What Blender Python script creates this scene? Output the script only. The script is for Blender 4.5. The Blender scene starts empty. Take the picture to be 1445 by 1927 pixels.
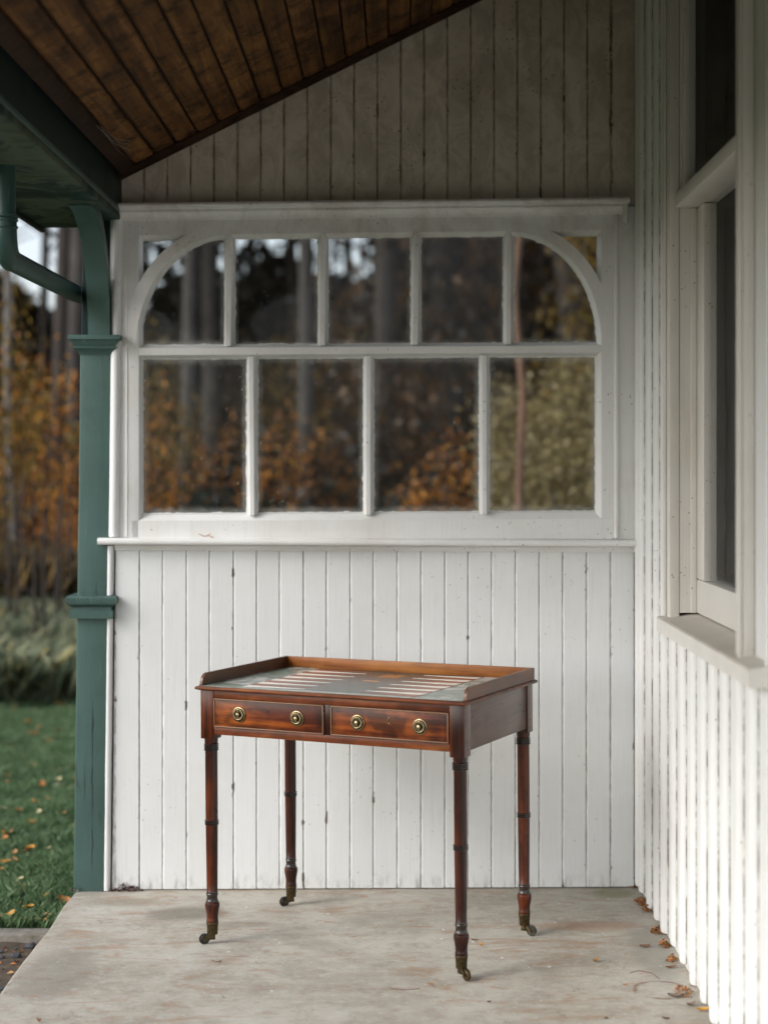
import bpy, bmesh, math, random
import numpy as np
from mathutils import Vector, Matrix, Euler, noise as mnoise
C = bpy.context; SC = C.scene; COL = SC.collection
random.seed(7); RNG = np.random.default_rng(11)
rad = math.radians

# ------------------------------------------------------------------ camera
cam = bpy.data.cameras.new('camera'); co = bpy.data.objects.new('camera', cam); COL.objects.link(co)
co.location = (0, 0, 1.45); co.rotation_euler = (rad(90), 0, 0)
cam.sensor_fit = 'VERTICAL'; cam.sensor_height = 36; cam.sensor_width = 27
F = 3100.0
cam.lens = F / 1927 * 36
cam.shift_x = -21.5 / 1927; cam.shift_y = -83.5 / 1927
cam.clip_start = .05; cam.clip_end = 500
cam.dof.use_dof = True; cam.dof.focus_distance = 5.02; cam.dof.aperture_fstop = 1.55; cam.dof.aperture_blades = 0
SC.camera = co
# ------------------------------------------------------------------ light
world = bpy.data.worlds.new('World'); SC.world = world; world.use_nodes = True
nt = world.node_tree; nt.nodes.clear()
SUN_EL, SUN_AZ = rad(34), rad(243)       # azimuth clockwise from +Y: light comes from the open left side, a little behind the camera
sky = nt.nodes.new('ShaderNodeTexSky'); sky.sky_type = 'NISHITA'; sky.sun_disc = False
sky.sun_elevation = SUN_EL; sky.sun_rotation = SUN_AZ; sky.air_density = 1.0; sky.dust_density = 2.6; sky.ozone_density = 1.5
hs = nt.nodes.new('ShaderNodeHueSaturation'); hs.inputs['Saturation'].default_value = .45
bg = nt.nodes.new('ShaderNodeBackground'); bg.inputs['Strength'].default_value = .15
wo = nt.nodes.new('ShaderNodeOutputWorld')
nt.links.new(sky.outputs[0], hs.inputs['Color']); nt.links.new(hs.outputs[0], bg.inputs['Color']); nt.links.new(bg.outputs[0], wo.inputs['Surface'])
sl = bpy.data.lights.new('sun', 'SUN'); sl.energy = .65; sl.angle = rad(20); sl.color = (1, .98, .95)
so = bpy.data.objects.new('sun', sl); COL.objects.link(so)
sd = Vector((math.sin(SUN_AZ) * math.cos(SUN_EL), math.cos(SUN_AZ) * math.cos(SUN_EL), math.sin(SUN_EL)))
so.rotation_euler = sd.to_track_quat('Z', 'Y').to_euler(); so.location = (-8, -6, 9)
SC.view_settings.view_transform = 'Standard'; SC.view_settings.look = 'None'; SC.view_settings.gamma = 1
SC.view_settings.use_curve_mapping = False; SC.view_settings.exposure = .88
SC.cycles.max_bounces = 8; SC.cycles.transparent_max_bounces = 12; SC.cycles.diffuse_bounces = 5
SC.cycles.caustics_reflective = False; SC.cycles.caustics_refractive = False

# ------------------------------------------------------------------ helpers
YW = 5.668                       # face of the end wall
S = YW / F
def wx(px): return (px - 744) * S
def wz(py): return 1.45 - (py - 880) * S
KS = [(0, -.0125), (385, -.0125), (655, -.006), (970, -.006), (1017, .004), (1040, .004), (1676, -.006), (2000, -.006)]
def wv(px, py, y=YW):            # a spot on the slightly out-of-square end wall
    for (a, ka), (b, kb) in zip(KS, KS[1:]):
        if a <= py <= b: k = ka + (kb - ka) * (py - a) / (b - a)
    return Vector((wx(px), y, wz(py + (px - 262) * k)))
def fl(px, py, z=0.0):           # a spot on the floor
    Y = (1.45 - z) * F / (py - 880)
    return Vector(((px - 744) * Y / F, Y, z))

def link(o, parent=None, loc=None):
    COL.objects.link(o)
    if loc is not None: o.location = loc
    if parent is not None:
        if loc is None: o.location = (0, 0, 0)
        o.parent = parent
        if parent.type == 'EMPTY' and not parent.get('_local'): o.location = Vector(o.location) - Vector(parent.location)
    return o
def thing(name, label, cat, loc=(0, 0, 0), group=None, local=False):
    o = bpy.data.objects.new(name, None); o.empty_display_size = .1; COL.objects.link(o); o.location = loc
    o['label'] = label; o['category'] = cat
    if group: o['group'] = group
    if local: o['_local'] = 1
    return o
def tag(o, label=None, cat=None, group=None, kind=None):
    if label: o['label'] = label
    if cat: o['category'] = cat
    if group: o['group'] = group
    if kind: o['kind'] = kind
    return o
def mesh(name, V, Fc, mat=None, smooth=None, mats=None, midx=None):
    m = bpy.data.meshes.new(name); m.from_pydata([tuple(v) for v in V], [], [tuple(f) for f in Fc])
    for x in (mats or ([mat] if mat else [])): m.materials.append(x)
    if midx is not None: m.polygons.foreach_set('material_index', midx)
    if smooth is not None:
        m.polygons.foreach_set('use_smooth', [True] * len(m.polygons))
        m.update(); m.set_sharp_from_angle(angle=rad(smooth))
    m.update(); return m
def npmesh(name, V, Fc, mat, smooth=False):
    V = np.asarray(V, np.float32); Fc = np.asarray(Fc, np.int32); n, k = Fc.shape
    m = bpy.data.meshes.new(name); m.vertices.add(len(V)); m.vertices.foreach_set('co', V.ravel())
    m.loops.add(n * k); m.loops.foreach_set('vertex_index', Fc.ravel())
    m.polygons.add(n); m.polygons.foreach_set('loop_start', np.arange(n, dtype=np.int32) * k)
    m.materials.append(mat)
    if smooth: m.polygons.foreach_set('use_smooth', np.ones(n, bool))
    m.update(calc_edges=True); return m
def obj(name, m, parent=None, loc=None):
    return link(bpy.data.objects.new(name, m), parent, loc)
class MB:
    def __init__(s): s.V = []; s.F = []
    def add(s, V, Fc):
        n = len(s.V); s.V += [tuple(v) for v in V]; s.F += [tuple(i + n for i in f) for f in Fc]; return s
    def box(s, x0, x1, y0, y1, z0, z1, b=0.0):
        bm = bmesh.new(); r = bmesh.ops.create_cube(bm, size=1)
        for v in bm.verts: v.co = Vector(((x0 + x1) / 2 + v.co.x * (x1 - x0), (y0 + y1) / 2 + v.co.y * (y1 - y0), (z0 + z1) / 2 + v.co.z * (z1 - z0)))
        if b: bmesh.ops.bevel(bm, geom=bm.edges[:], offset=b, segments=2, profile=.5, affect='EDGES')
        bm.verts.index_update(); s.add([v.co.copy() for v in bm.verts], [[v.index for v in f.verts] for f in bm.faces]); bm.free(); return s
    def prism(s, P0, P1, cap=True):          # two matching rings
        n = len(P0); V = list(P0) + list(P1)
        Fc = [(i, (i + 1) % n, n + (i + 1) % n, n + i) for i in range(n)]
        if cap: Fc += [tuple(range(n))[::-1], tuple(range(n, 2 * n))]
        return s.add(V, Fc)
    def loft(s, rings, cap=True, close=True):
        n = len(rings[0]); V = [p for r in rings for p in r]; Fc = []
        for k in range(len(rings) - 1):
            for i in range(n if close else n - 1):
                j = (i + 1) % n; Fc.append((k * n + i, k * n + j, (k + 1) * n + j, (k + 1) * n + i))
        if cap: Fc += [tuple(range(n))[::-1], tuple(range((len(rings) - 1) * n, len(rings) * n))]
        return s.add(V, Fc)
    def lathe(s, prof, c=(0, 0, 0), n=32, axis='z'):   # prof (r, h)
        rings = []
        for r, h in prof:
            R = []
            for i in range(n):
                a = 2 * math.pi * i / n; x, y = r * math.cos(a), r * math.sin(a)
                p = (x, y, h) if axis == 'z' else ((x, h, y) if axis == 'y' else (h, x, y))
                R.append(Vector(p) + Vector(c))
            rings.append(R)
        return s.loft(rings)
    def tube(s, pts, r, n=16, cap=True):
        pts = [Vector(p) for p in pts]; rings = []; up = None
        for i, p in enumerate(pts):
            t = (pts[min(i + 1, len(pts) - 1)] - pts[max(i - 1, 0)]).normalized()
            if up is None: up = t.orthogonal().normalized()
            u = (up - t * up.dot(t)).normalized(); up = u; v = t.cross(u)
            rr = r[i] if isinstance(r, (list, tuple)) else r
            rings.append([p + (u * math.cos(2 * math.pi * k / n) + v * math.sin(2 * math.pi * k / n)) * rr for k in range(n)])
        return s.loft(rings, cap)
    def map(s, fn): s.V = [tuple(fn(Vector(v))) for v in s.V]; return s
    def mesh(s, name, mat, smooth=None):
        m = mesh(name, s.V, s.F, mat, None)
        bm = bmesh.new(); bm.from_mesh(m); bmesh.ops.recalc_face_normals(bm, faces=bm.faces[:]); bm.to_mesh(m); bm.free()
        if smooth is not None:
            m.polygons.foreach_set('use_smooth', [True] * len(m.polygons)); m.set_sharp_from_angle(angle=rad(smooth))
        m.update(); return m
    def build(s, name, mat, parent=None, smooth=None, loc=None): return obj(name, s.mesh(name, mat, smooth), parent, loc)

# ------------------------------------------------------------------ materials
class NT:
    def __init__(s, name):
        s.m = bpy.data.materials.new(name); s.m.use_nodes = True; s.t = s.m.node_tree; s.t.nodes.clear()
        s.out = s.t.nodes.new('ShaderNodeOutputMaterial')
    def n(s, typ, **k):
        nd = s.t.nodes.new('ShaderNode' + typ)
        ins = k.pop('ins', {})
        for a, b in k.items(): setattr(nd, a, b)
        for a, b in ins.items(): s.set(nd.inputs[a], b)
        return nd
    def set(s, sock, v):
        if isinstance(v, bpy.types.NodeSocket): s.t.links.new(v, sock)
        elif isinstance(v, bpy.types.Node): s.t.links.new(v.outputs[0], sock)
        elif isinstance(v, tuple) and len(v) == 3 and sock.type == 'RGBA': sock.default_value = (*v, 1)
        else: sock.default_value = v
    def math(s, op, a, b=0.0, c=None, clamp=False):
        nd = s.n('Math', operation=op, use_clamp=clamp); s.set(nd.inputs[0], a); s.set(nd.inputs[1], b)
        if c is not None: s.set(nd.inputs[2], c)
        return nd.outputs[0]
    def ss(s, v, a, b):           # smooth 0..1 from a to b
        nd = s.n('MapRange', interpolation_type='SMOOTHSTEP', clamp=True)
        for i, x in enumerate((v, a, b, 0.0, 1.0)): s.set(nd.inputs[i], x)
        return nd.outputs[0]
    def mix(s, f, a, b):
        nd = s.n('Mix', data_type='RGBA'); s.set(nd.inputs[0], f); s.set(nd.inputs[6], a); s.set(nd.inputs[7], b); return nd.outputs[2]
    def noise(s, vec, scale, detail=4, rough=.6, dist=0.0, dim='3D'):
        nd = s.n('TexNoise', noise_dimensions=dim); s.set(nd.inputs['Vector'], vec)
        nd.inputs['Scale'].default_value = scale; nd.inputs['Detail'].default_value = detail; nd.inputs['Roughness'].default_value = rough; nd.inputs['Distortion'].default_value = dist
        return nd.outputs[0]
    def vor(s, vec, scale, feature='F1'):
        nd = s.n('TexVoronoi', feature=feature); s.set(nd.inputs['Vector'], vec); nd.inputs['Scale'].default_value = scale; return nd.outputs[0]
    def scale(s, vec, sx, sy, sz, off=None):
        nd = s.n('Mapping'); s.set(nd.inputs[0], vec); nd.inputs['Scale'].default_value = (sx, sy, sz)
        if off is not None: s.set(nd.inputs['Location'], off)
        return nd.outputs[0]
    def pos(s): return s.n('NewGeometry').outputs['Position']
    def ob(s): return s.n('TexCoord').outputs['Object']
    def gen(s): return s.n('TexCoord').outputs['Generated']
    def sep(s, v): nd = s.n('SeparateXYZ'); s.set(nd.inputs[0], v); return nd.outputs
    def rnd(s): return s.n('ObjectInfo').outputs['Random']
    def ramp(s, f, stops):
        nd = s.n('ValToRGB'); s.set(nd.inputs[0], f); cr = nd.color_ramp
        while len(cr.elements) < len(stops): cr.elements.new(.5)
        for e, (p, c) in zip(cr.elements, stops): e.position = p; e.color = (*c, 1)
        return nd.outputs[0]
    def bsdf(s, col, rough=.5, bump=None, bstr=.3, bdist=.001, **k):
        p = s.n('BsdfPrincipled'); s.set(p.inputs['Base Color'], col); s.set(p.inputs['Roughness'], rough)
        for a, b in k.items(): s.set(p.inputs[a.replace('_', ' ')], b)
        if bump is not None:
            bn = s.n('Bump'); bn.inputs['Strength'].default_value = bstr; bn.inputs['Distance'].default_value = bdist
            s.set(bn.inputs['Height'], bump); s.t.links.new(bn.outputs[0], p.inputs['Normal'])
        s.t.links.new(p.outputs[0], s.out.inputs[0]); return s.m

def paint(name, base, dirt=(.10, .075, .05), half=None, axis=0, grime=.6, specks=.5, low=0.0, rough=.45, grain=True, blotch=.25, blotchcol=None, topgrime=0.0, edge=.006, pscale=1.0, base_mode=False):
    t = NT(name); P = t.pos(); off = t.math('MULTIPLY', t.rnd(), 37.0)
    comb = t.n('CombineXYZ'); t.set(comb.inputs[0], off); t.set(comb.inputs[2], off); 
    gp = t.scale(P, 160, 160, 5, comb.outputs[0])
    g = t.noise(gp, 1, 3, .6)
    n1 = t.noise(P, 3.2, 5, .65); n2 = t.noise(P, 28, 4, .7)
    col = t.mix(t.math('MULTIPLY', t.ss(n1, .42, .75), blotch), base, blotchcol or tuple(c * f for c, f in zip(base, (.72, .68, .6))))
    tone = t.math('MULTIPLY', t.rnd(), .13)                       # boards were not painted on one day
    col = t.mix(tone, col, tuple(c * .62 for c in base))
    if grain: col = t.mix(t.math('MULTIPLY', t.ss(g, .5, .85), .12), col, dirt)
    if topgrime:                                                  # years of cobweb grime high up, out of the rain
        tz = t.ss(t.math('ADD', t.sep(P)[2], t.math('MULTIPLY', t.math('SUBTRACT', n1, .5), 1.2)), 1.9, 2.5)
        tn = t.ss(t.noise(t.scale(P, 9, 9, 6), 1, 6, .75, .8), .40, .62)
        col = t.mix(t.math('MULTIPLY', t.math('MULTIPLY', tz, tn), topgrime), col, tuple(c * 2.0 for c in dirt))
    # specks: fly spots and scuffs
    v = t.vor(P, 46); v2 = t.vor(P, 17)
    big = t.noise(P, 5, 2)
    sp = t.math('MULTIPLY', t.math('SUBTRACT', 1.0, t.ss(v, .08, .16)), t.ss(big, .5, .62))
    sp2 = t.math('MULTIPLY', t.math('SUBTRACT', 1.0, t.ss(v2, .02, .065)), t.ss(n1, .45, .6))
    col = t.mix(t.math('MULTIPLY', t.math('MAXIMUM', sp, sp2), specks), col, dirt)
    sc = t.noise(t.scale(P, 60, 60, 14), 1, 5, .75, 1.5)
    col = t.mix(t.math('MULTIPLY', t.ss(sc, .66, .78), specks * .7), col, tuple(c * 2.2 for c in dirt))
    if half is not None:
        o = t.sep(t.ob()); ax = t.math('ABSOLUTE', o[axis])
        e = t.ss(ax, half - edge, half - .0005)
        if base_mode: e = t.math('SUBTRACT', 1.0, t.ss(t.math('ABSOLUTE', o[0]), .001, .006))
        en = t.ss(t.noise(t.scale(P, 60, 60, 16), 1, 5, .75), .38, .62)
        col = t.mix(t.math('MULTIPLY', t.math('MULTIPLY', e, en), grime), col, dirt)
        if not base_mode:            # chips and rot spots along the joints
            e2 = t.ss(t.math('ADD', ax, t.math('MULTIPLY', t.math('SUBTRACT', t.noise(P, 110, 3), .5), .006)), half - .0055, half - .0035)
            c2 = t.math('MULTIPLY', e2, t.ss(t.noise(t.scale(P, 1, 1, .7), 15, 3, .6), .62, .67))
            col = t.mix(t.math('MULTIPLY', c2, .85), col, (.075, .042, .024))
    if low:
        z = t.sep(P)[2]; e = t.math('SUBTRACT', 1.0, t.ss(z, .0, low))
        ln = t.ss(t.noise(t.scale(P, 30, 30, 9), 1, 5, .75), .46, .68)
        col = t.mix(t.math('MULTIPLY', t.math('MULTIPLY', e, ln), .5), col, (.11, .105, .07))
    h = t.math('ADD', t.math('MULTIPLY', g, 1.0), t.math('MULTIPLY', n2, .8))
    return t.bsdf(col, rough, h, .25, .0012)

def wood(name, dark, mid, light, ax='x', rough=.33, coat=.35, scale=1.0, local=True, contrast=1.0, dirtmix=.0, spec=.5, patina=0.0):
    t = NT(name); P = t.ob() if local else t.pos()
    k = {'x': (1.2, 22, 22), 'y': (22, 1.2, 22), 'z': (22, 22, 1.2)}[ax]; k = tuple(c * scale for c in k)
    off = t.math('MULTIPLY', t.rnd(), 19.0); comb = t.n('CombineXYZ')
    for i in range(3): t.set(comb.inputs[i], off)
    Q = t.scale(P, *k, comb.outputs[0])
    n1 = t.noise(Q, 1, 6, .62, .9); n2 = t.noise(t.scale(P, *(c * 7 for c in k)), 1, 3, .6); n3 = t.noise(t.scale(P, 1, 1, 1, comb.outputs[0]), 7 * scale, 3)
    f = t.math('ADD', t.math('MULTIPLY', n1, .75), t.math('MULTIPLY', n3, .35))
    col = t.ramp(f, [(.36, dark), (.52, mid), (.72, light)])
    col = t.mix(t.math('MULTIPLY', t.ss(n2, .52, .72), .45 * contrast), col, tuple(c * .45 for c in dark))
    scuff = t.noise(P, 55, 5, .8)
    col = t.mix(t.math('MULTIPLY', t.ss(scuff, .68, .76), .25), col, tuple(min(1, c * 2.5) for c in light))
    if dirtmix:
        col = t.mix(t.math('MULTIPLY', t.ss(t.noise(t.scale(P, 1, 1, 1, comb.outputs[0]), 9, 5, .75), .45, .66), dirtmix), col, tuple(c * .3 for c in dark))
    if patina:                       # old wax and dirt gathered towards the edges and in cloudy patches
        G = t.sep(t.gen()); k0, k1 = {'x': (0, 2), 'y': (1, 2), 'z': (2, 2)}[ax]
        def ed(a, w): return t.math('SUBTRACT', 1.0, t.ss(t.math('MINIMUM', G[a], t.math('SUBTRACT', 1.0, G[a])), 0.0, w))
        e = t.math('MAXIMUM', ed(k0, .13), ed(k1, .26)); e = t.math('MULTIPLY', e, t.ss(t.noise(P, 16, 4, .6), .36, .60))
        cl = t.ss(t.noise(t.scale(P, 9, 14, 14, comb.outputs[0]), 1, 4, .6), .48, .62)
        col = t.mix(t.math('MULTIPLY', t.math('MAXIMUM', e, t.math('MULTIPLY', cl, .8)), patina), col, tuple(c * .5 for c in dark))
    r = t.math('ADD', rough, t.math('MULTIPLY', n3, .18))
    return t.bsdf(col, r, n2, .12, .0006, Coat_Weight=coat, Coat_Roughness=.18, Specular_IOR_Level=spec)

M = {}
WHITE = (.80, .80, .79)
M['board_low'] = paint('paint_lower_boards', (.755, .775, .78), half=.0398, grime=.5, specks=.42, low=.07, blotch=.22, edge=.003)
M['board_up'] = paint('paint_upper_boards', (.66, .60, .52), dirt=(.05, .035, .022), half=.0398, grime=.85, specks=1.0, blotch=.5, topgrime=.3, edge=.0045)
M['frame'] = paint('paint_window_frame', (.775, .78, .775), dirt=(.11, .075, .045), specks=.8, blotch=.4, topgrime=.28)
M['putty'] = paint('putty_edge', (.66, .67, .66), specks=.5, blotch=.5, grain=False)
M['bead'] = paint('paint_corner_bead', (.78, .79, .795), specks=.3, blotch=.15)
M['siding'] = paint('paint_siding', (.755, .765, .76), half=.078, axis=1, grime=.4, specks=.4, blotch=.22, low=.05)
M['batten'] = paint('paint_batten', (.765, .775, .77), half=.023, axis=1, grime=.9, specks=.5, blotch=.2, low=.04, base_mode=True)
M['joinery'] = paint('paint_house_window', (.74, .72, .68), dirt=(.12, .085, .05), specks=.6, blotch=.35)
M['sill'] = paint('paint_sill_dusty', (.60, .555, .49), dirt=(.14, .10, .06), specks=.7, blotch=.6)

def green(name, base, worn=(.16, .24, .21), spec=.4):
    t = NT(name); P = t.pos(); n1 = t.noise(P, 4, 5, .65); st = t.noise(t.scale(P, 70, 70, 5), 1, 5, .7, .6)
    col = t.mix(t.math('MULTIPLY', t.ss(n1, .4, .7), .45), base, tuple(c * .62 for c in base))
    col = t.mix(t.math('MULTIPLY', t.ss(st, .60, .72), .55), col, worn)
    chp = t.math('MULTIPLY', t.ss(t.noise(P, 42, 5, .8), .70, .74), .7); col = t.mix(chp, col, (.30, .32, .28))
    cr = t.noise(t.scale(P, 55, 55, 1.6), 1, 4, .7, 1.2)
    crk = t.math('SUBTRACT', 1.0, t.ss(t.math('ABSOLUTE', t.math('SUBTRACT', cr, .5)), .004, .018))
    crk = t.math('MULTIPLY', crk, t.ss(t.noise(P, 3.1, 2), .60, .70))
    s = t.sep(P); wob = t.math('MULTIPLY', t.math('SUBTRACT', t.noise(t.scale(P, 0, 0, 9), 1, 5, .7), .5), .022)
    ln = t.math('ABSOLUTE', t.math('SUBTRACT', t.math('ADD', s[0], wob), t.math('ADD', -1.040, t.math('MULTIPLY', s[2], .006))))
    wid = t.math('MULTIPLY', t.ss(t.noise(t.scale(P, 0, 0, 6), 1, 3), .35, .7), .0035)
    lc = t.math('SUBTRACT', 1.0, t.ss(ln, wid, t.math('ADD', wid, .0012)))
    lc = t.math('MULTIPLY', lc, t.math('MULTIPLY', t.ss(s[2], .05, .12), t.math('SUBTRACT', 1.0, t.ss(s[2], .56, .66))))
    crk = t.math('MAXIMUM', crk, lc)
    col = t.mix(t.math('MULTIPLY', crk, .75), col, (.01, .014, .012))
    return t.bsdf(col, .42, t.math('SUBTRACT', st, t.math('MULTIPLY', crk, 1.5)), .5, .002, Specular_IOR_Level=spec)
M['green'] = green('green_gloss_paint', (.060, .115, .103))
M['green_shaded'] = green('green_gloss_paint_shaded', (.008, .022, .021), (.022, .045, .04), .12)  # same green darkened for the shade under the roof, shade put into the colour
M['green_pipe'] = green('green_pipe_paint', (.028, .066, .060), (.10, .16, .14))
def soffitm():
    t = NT('soffit_paint'); P = t.pos(); n = t.noise(P, 5, 5, .6, .7)
    col = t.ramp(n, [(.38, (.006, .020, .018)), (.47, (.015, .042, .034)), (.54, (.085, .11, .075)), (.72, (.025, .04, .024))])
    return t.bsdf(col, .6, t.noise(P, 60, 4), .3, .001, Specular_IOR_Level=.15)
M['soffit'] = soffitm()
M['ceil'] = wood('ceiling_pine_boards', (.026, .011, .004), (.105, .046, .014), (.24, .115, .036), 'y', .62, 0, .8, True, .9, .75, spec=.18)
M['cornice'] = wood('ceiling_trim_wood', (.009, .0045, .0025), (.022, .010, .005), (.05, .022, .010), 'x', .6, 0, 1.0, False, spec=.15)
M['cavity'] = NT('dark_cavity').bsdf((.022, .018, .014), .9)
M['roofing'] = NT('roof_slate').bsdf((.06, .062, .066), .7)
M['room'] = NT('dim_room_wall').bsdf((.015, .015, .014), .95)

# mahogany of the table
M['mahog'] = wood('mahogany_front', (.010, .0028, .0018), (.085, .015, .0045), (.38, .10, .015), 'x', .27, .12, .8, spec=.3, patina=.8)
M['mahog_rail'] = wood('mahogany_rail', (.022, .006, .003), (.13, .030, .008), (.34, .11, .022), 'x', .3, .08, .9, spec=.3, patina=.5)
M['mahog_side'] = wood('mahogany_faded_sheen_side', (.034, .015, .011), (.085, .040, .028), (.14, .075, .055), 'y', .34, .4, .6, spec=.5, patina=.3)  # faded wood, plus the white wall's reflected sheen put into the colour
M['mahog_gal'] = wood('mahogany_gallery', (.07, .018, .005), (.21, .068, .014), (.36, .14, .03), 'x', .36, .1, .9, spec=.3)
M['mahog_galy'] = wood('mahogany_gallery_side', (.045, .016, .007), (.11, .042, .019), (.19, .085, .043), 'y', .34, .2, .9, spec=.4)
M['mahog_leg'] = wood('mahogany_leg', (.006, .0017, .0011), (.027, .0052, .0022), (.13, .026, .0055), 'z', .2, .15, .8, spec=.3, dirtmix=.5)
M['ebony'] = wood('ebonised_turning', (.006, .0025, .002), (.011, .005, .0035), (.022, .008, .005), 'z', .16, .5, 1.0)
M['string'] = NT('worn_beading').bsdf((.20, .105, .055), .35)
M['keydark'] = NT('keyhole_dark').bsdf((.006, .005, .004), .8)
def brass(name, base, rough):
    t = NT(name); P = t.ob(); n = t.noise(P, 110, 4, .7)
    col = t.mix(t.ss(n, .4, .7), base, tuple(c * .4 for c in base))
    return t.bsdf(col, t.math('ADD', rough, t.math('MULTIPLY', n, .2)), n, .2, .0005, Metallic=1.0)
M['brass'] = brass('aged_brass', (.38, .30, .17), .27)
M['brass_dark'] = brass('tarnished_brass', (.12, .09, .048), .40)
M['brass_recess'] = brass('darker_brass_recess', (.055, .04, .022), .5)  # darker brass for the hollows between the rings
M['iron'] = brass('dark_wheel_metal', (.09, .085, .075), .4)

def concrete():
    t = NT('worn_concrete'); P = t.pos(); s = t.sep(P)
    n1 = t.noise(P, 3.1, 7, .68, .5); n2 = t.noise(t.scale(P, 1, 1.5, 1), 11, 7, .78, .3); n3 = t.noise(P, 90, 4, .75)
    col = t.ramp(n1, [(.3, (.25, .232, .188)), (.45, (.34, .314, .264)), (.58, (.41, .389, .338)), (.72, (.46, .45, .407))])
    col = t.mix(t.math('MULTIPLY', t.ss(n2, .46, .66), .55), col, (.23, .195, .15))
    col = t.mix(t.math('MULTIPLY', t.ss(t.noise(P, 240, 3, .8), .52, .68), .32), col, (.17, .15, .12))
    col = t.mix(t.math('MULTIPLY', t.ss(t.noise(P, 75, 4, .8), .56, .66), .35), col, (.56, .545, .50))
    col = t.mix(t.math('MULTIPLY', t.ss(t.noise(P, 22, 5, .7), .5, .68), .45), col, (.46, .45, .42))
    # rusty clay smears, drawn out sideways
    rs = t.noise(t.scale(P, 3.2, 13, 1), 1, 6, .72, 1.2)
    rr = t.math('MULTIPLY', t.ss(rs, .52, .64), t.ss(t.noise(P, 2.3, 3), .40, .54))
    col = t.mix(t.math('MULTIPLY', rr, .55), col, (.27, .15, .08))
    rs2 = t.noise(t.scale(P, 11, 20, 1), 1, 5, .7, .6)
    col = t.mix(t.math('MULTIPLY', t.ss(rs2, .60, .68), .62), col, (.33, .17, .085))
    # paint drips
    v = t.vor(t.scale(P, 1, .8, 1), 13); vv = t.vor(P, 34)
    dr = t.math('MULTIPLY', t.math('SUBTRACT', 1.0, t.ss(t.math('ADD', v, t.math('MULTIPLY', n3, .06)), .075, .10)), t.ss(t.noise(P, 4, 2), .46, .5))
    dr2 = t.math('MULTIPLY', t.math('SUBTRACT', 1.0, t.ss(vv, .06, .10)), t.ss(t.noise(P, 3, 2), .50, .56))
    col = t.mix(t.math('MULTIPLY', t.math('MAXIMUM', dr, dr2), .8), col, (.66, .68, .66))
    vd = t.vor(P, 21); dd = t.math('MULTIPLY', t.math('SUBTRACT', 1.0, t.ss(vd, .04, .075)), t.ss(n1, .5, .55))
    col = t.mix(t.math('MULTIPLY', dd, .8), col, (.05, .045, .035))
    cn = t.math('ABSOLUTE', t.math('SUBTRACT', t.noise(P, 1.1, 7, .62, .5), .5))
    ck = t.math('MULTIPLY', t.math('SUBTRACT', 1.0, t.ss(cn, .0006, .0022)), t.ss(t.noise(P, 1.9, 2), .50, .58))
    col = t.mix(t.math('MULTIPLY', ck, .6), col, (.10, .085, .065))
    # dark damp patch behind the left legs, mossy run by the wall
    def blob(cx, cy, rx, ry, strength, c):
        nonlocal col
        dx = t.math('DIVIDE', t.math('SUBTRACT', s[0], cx), rx); dy = t.math('DIVIDE', t.math('SUBTRACT', s[1], cy), ry)
        d = t.math('SQRT', t.math('ADD', t.math('MULTIPLY', dx, dx), t.math('MULTIPLY', dy, dy)))
        d = t.math('ADD', d, t.math('MULTIPLY', t.math('SUBTRACT', n2, .5), 1.6))
        col = t.mix(t.math('MULTIPLY', t.math('SUBTRACT', 1.0, t.ss(d, .5, 1.05)), strength), col, c)
    blob(-.68, 5.37, .17, .10, .62, (.135, .12, .095))
    blob(-.50, 5.24, .14, .05, .4, (.15, .13, .10))
    blob(-.98, 4.75, .13, .30, .5, (.17, .155, .13))
    blob(-.92, 5.52, .16, .06, .45, (.20, .16, .11))
    blob(.74, 5.60, .10, .09, .6, (.15, .15, .06))
    blob(.62, 5.20, .2, .07, .5, (.30, .16, .085))
    blob(.76, 4.9, .07, .34, .55, (.21, .20, .17))
    # ring left by a plant pot near the house wall
    rx = t.math('SUBTRACT', s[0], .735); ry = t.math('SUBTRACT', s[1], 4.56)
    d = t.math('SQRT', t.math('ADD', t.math('MULTIPLY', rx, rx), t.math('MULTIPLY', ry, ry)))
    d = t.math('ADD', d, t.math('MULTIPLY', t.math('SUBTRACT', n2, .5), .03))
    ring = t.math('SUBTRACT', 1.0, t.ss(t.math('ABSOLUTE', t.math('SUBTRACT', d, .075)), .003, .010))
    col = t.mix(t.math('MULTIPLY', t.math('MULTIPLY', ring, t.ss(t.noise(P, 13, 4), .42, .58)), .75), col, (.16, .085, .045))
    return t.bsdf(col, t.math('ADD', .55, t.math('MULTIPLY', n2, .3)), t.math('ADD', n3, t.math('MULTIPLY', n2, 1.5)), .35, .002)
M['concrete'] = concrete()

def soil(name, a, b, sc=14):
    t = NT(name); P = t.pos(); n = t.noise(P, sc, 6, .7)
    return t.bsdf(t.ramp(n, [(.35, a), (.65, b)]), .95, t.noise(P, sc * 5, 5, .75), .8, .01)
M['soil'] = soil('bed_soil', (.05, .038, .026), (.13, .10, .07))
M['lawn'] = soil('lawn_turf', (.03, .06, .028), (.06, .11, .048), 5)
M['forest_floor'] = soil('leaf_strewn_forest_floor', (.018, .014, .008), (.06, .032, .014), 2.2)
M['hill'] = soil('wooded_slope', (.008, .010, .006), (.02, .02, .011), 1.2)
M['kerb'] = soil('kerb_concrete', (.20, .18, .15), (.34, .32, .28), 18)
M['stone'] = soil('bed_stone', (.03, .034, .04), (.11, .12, .135), 20)

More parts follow.
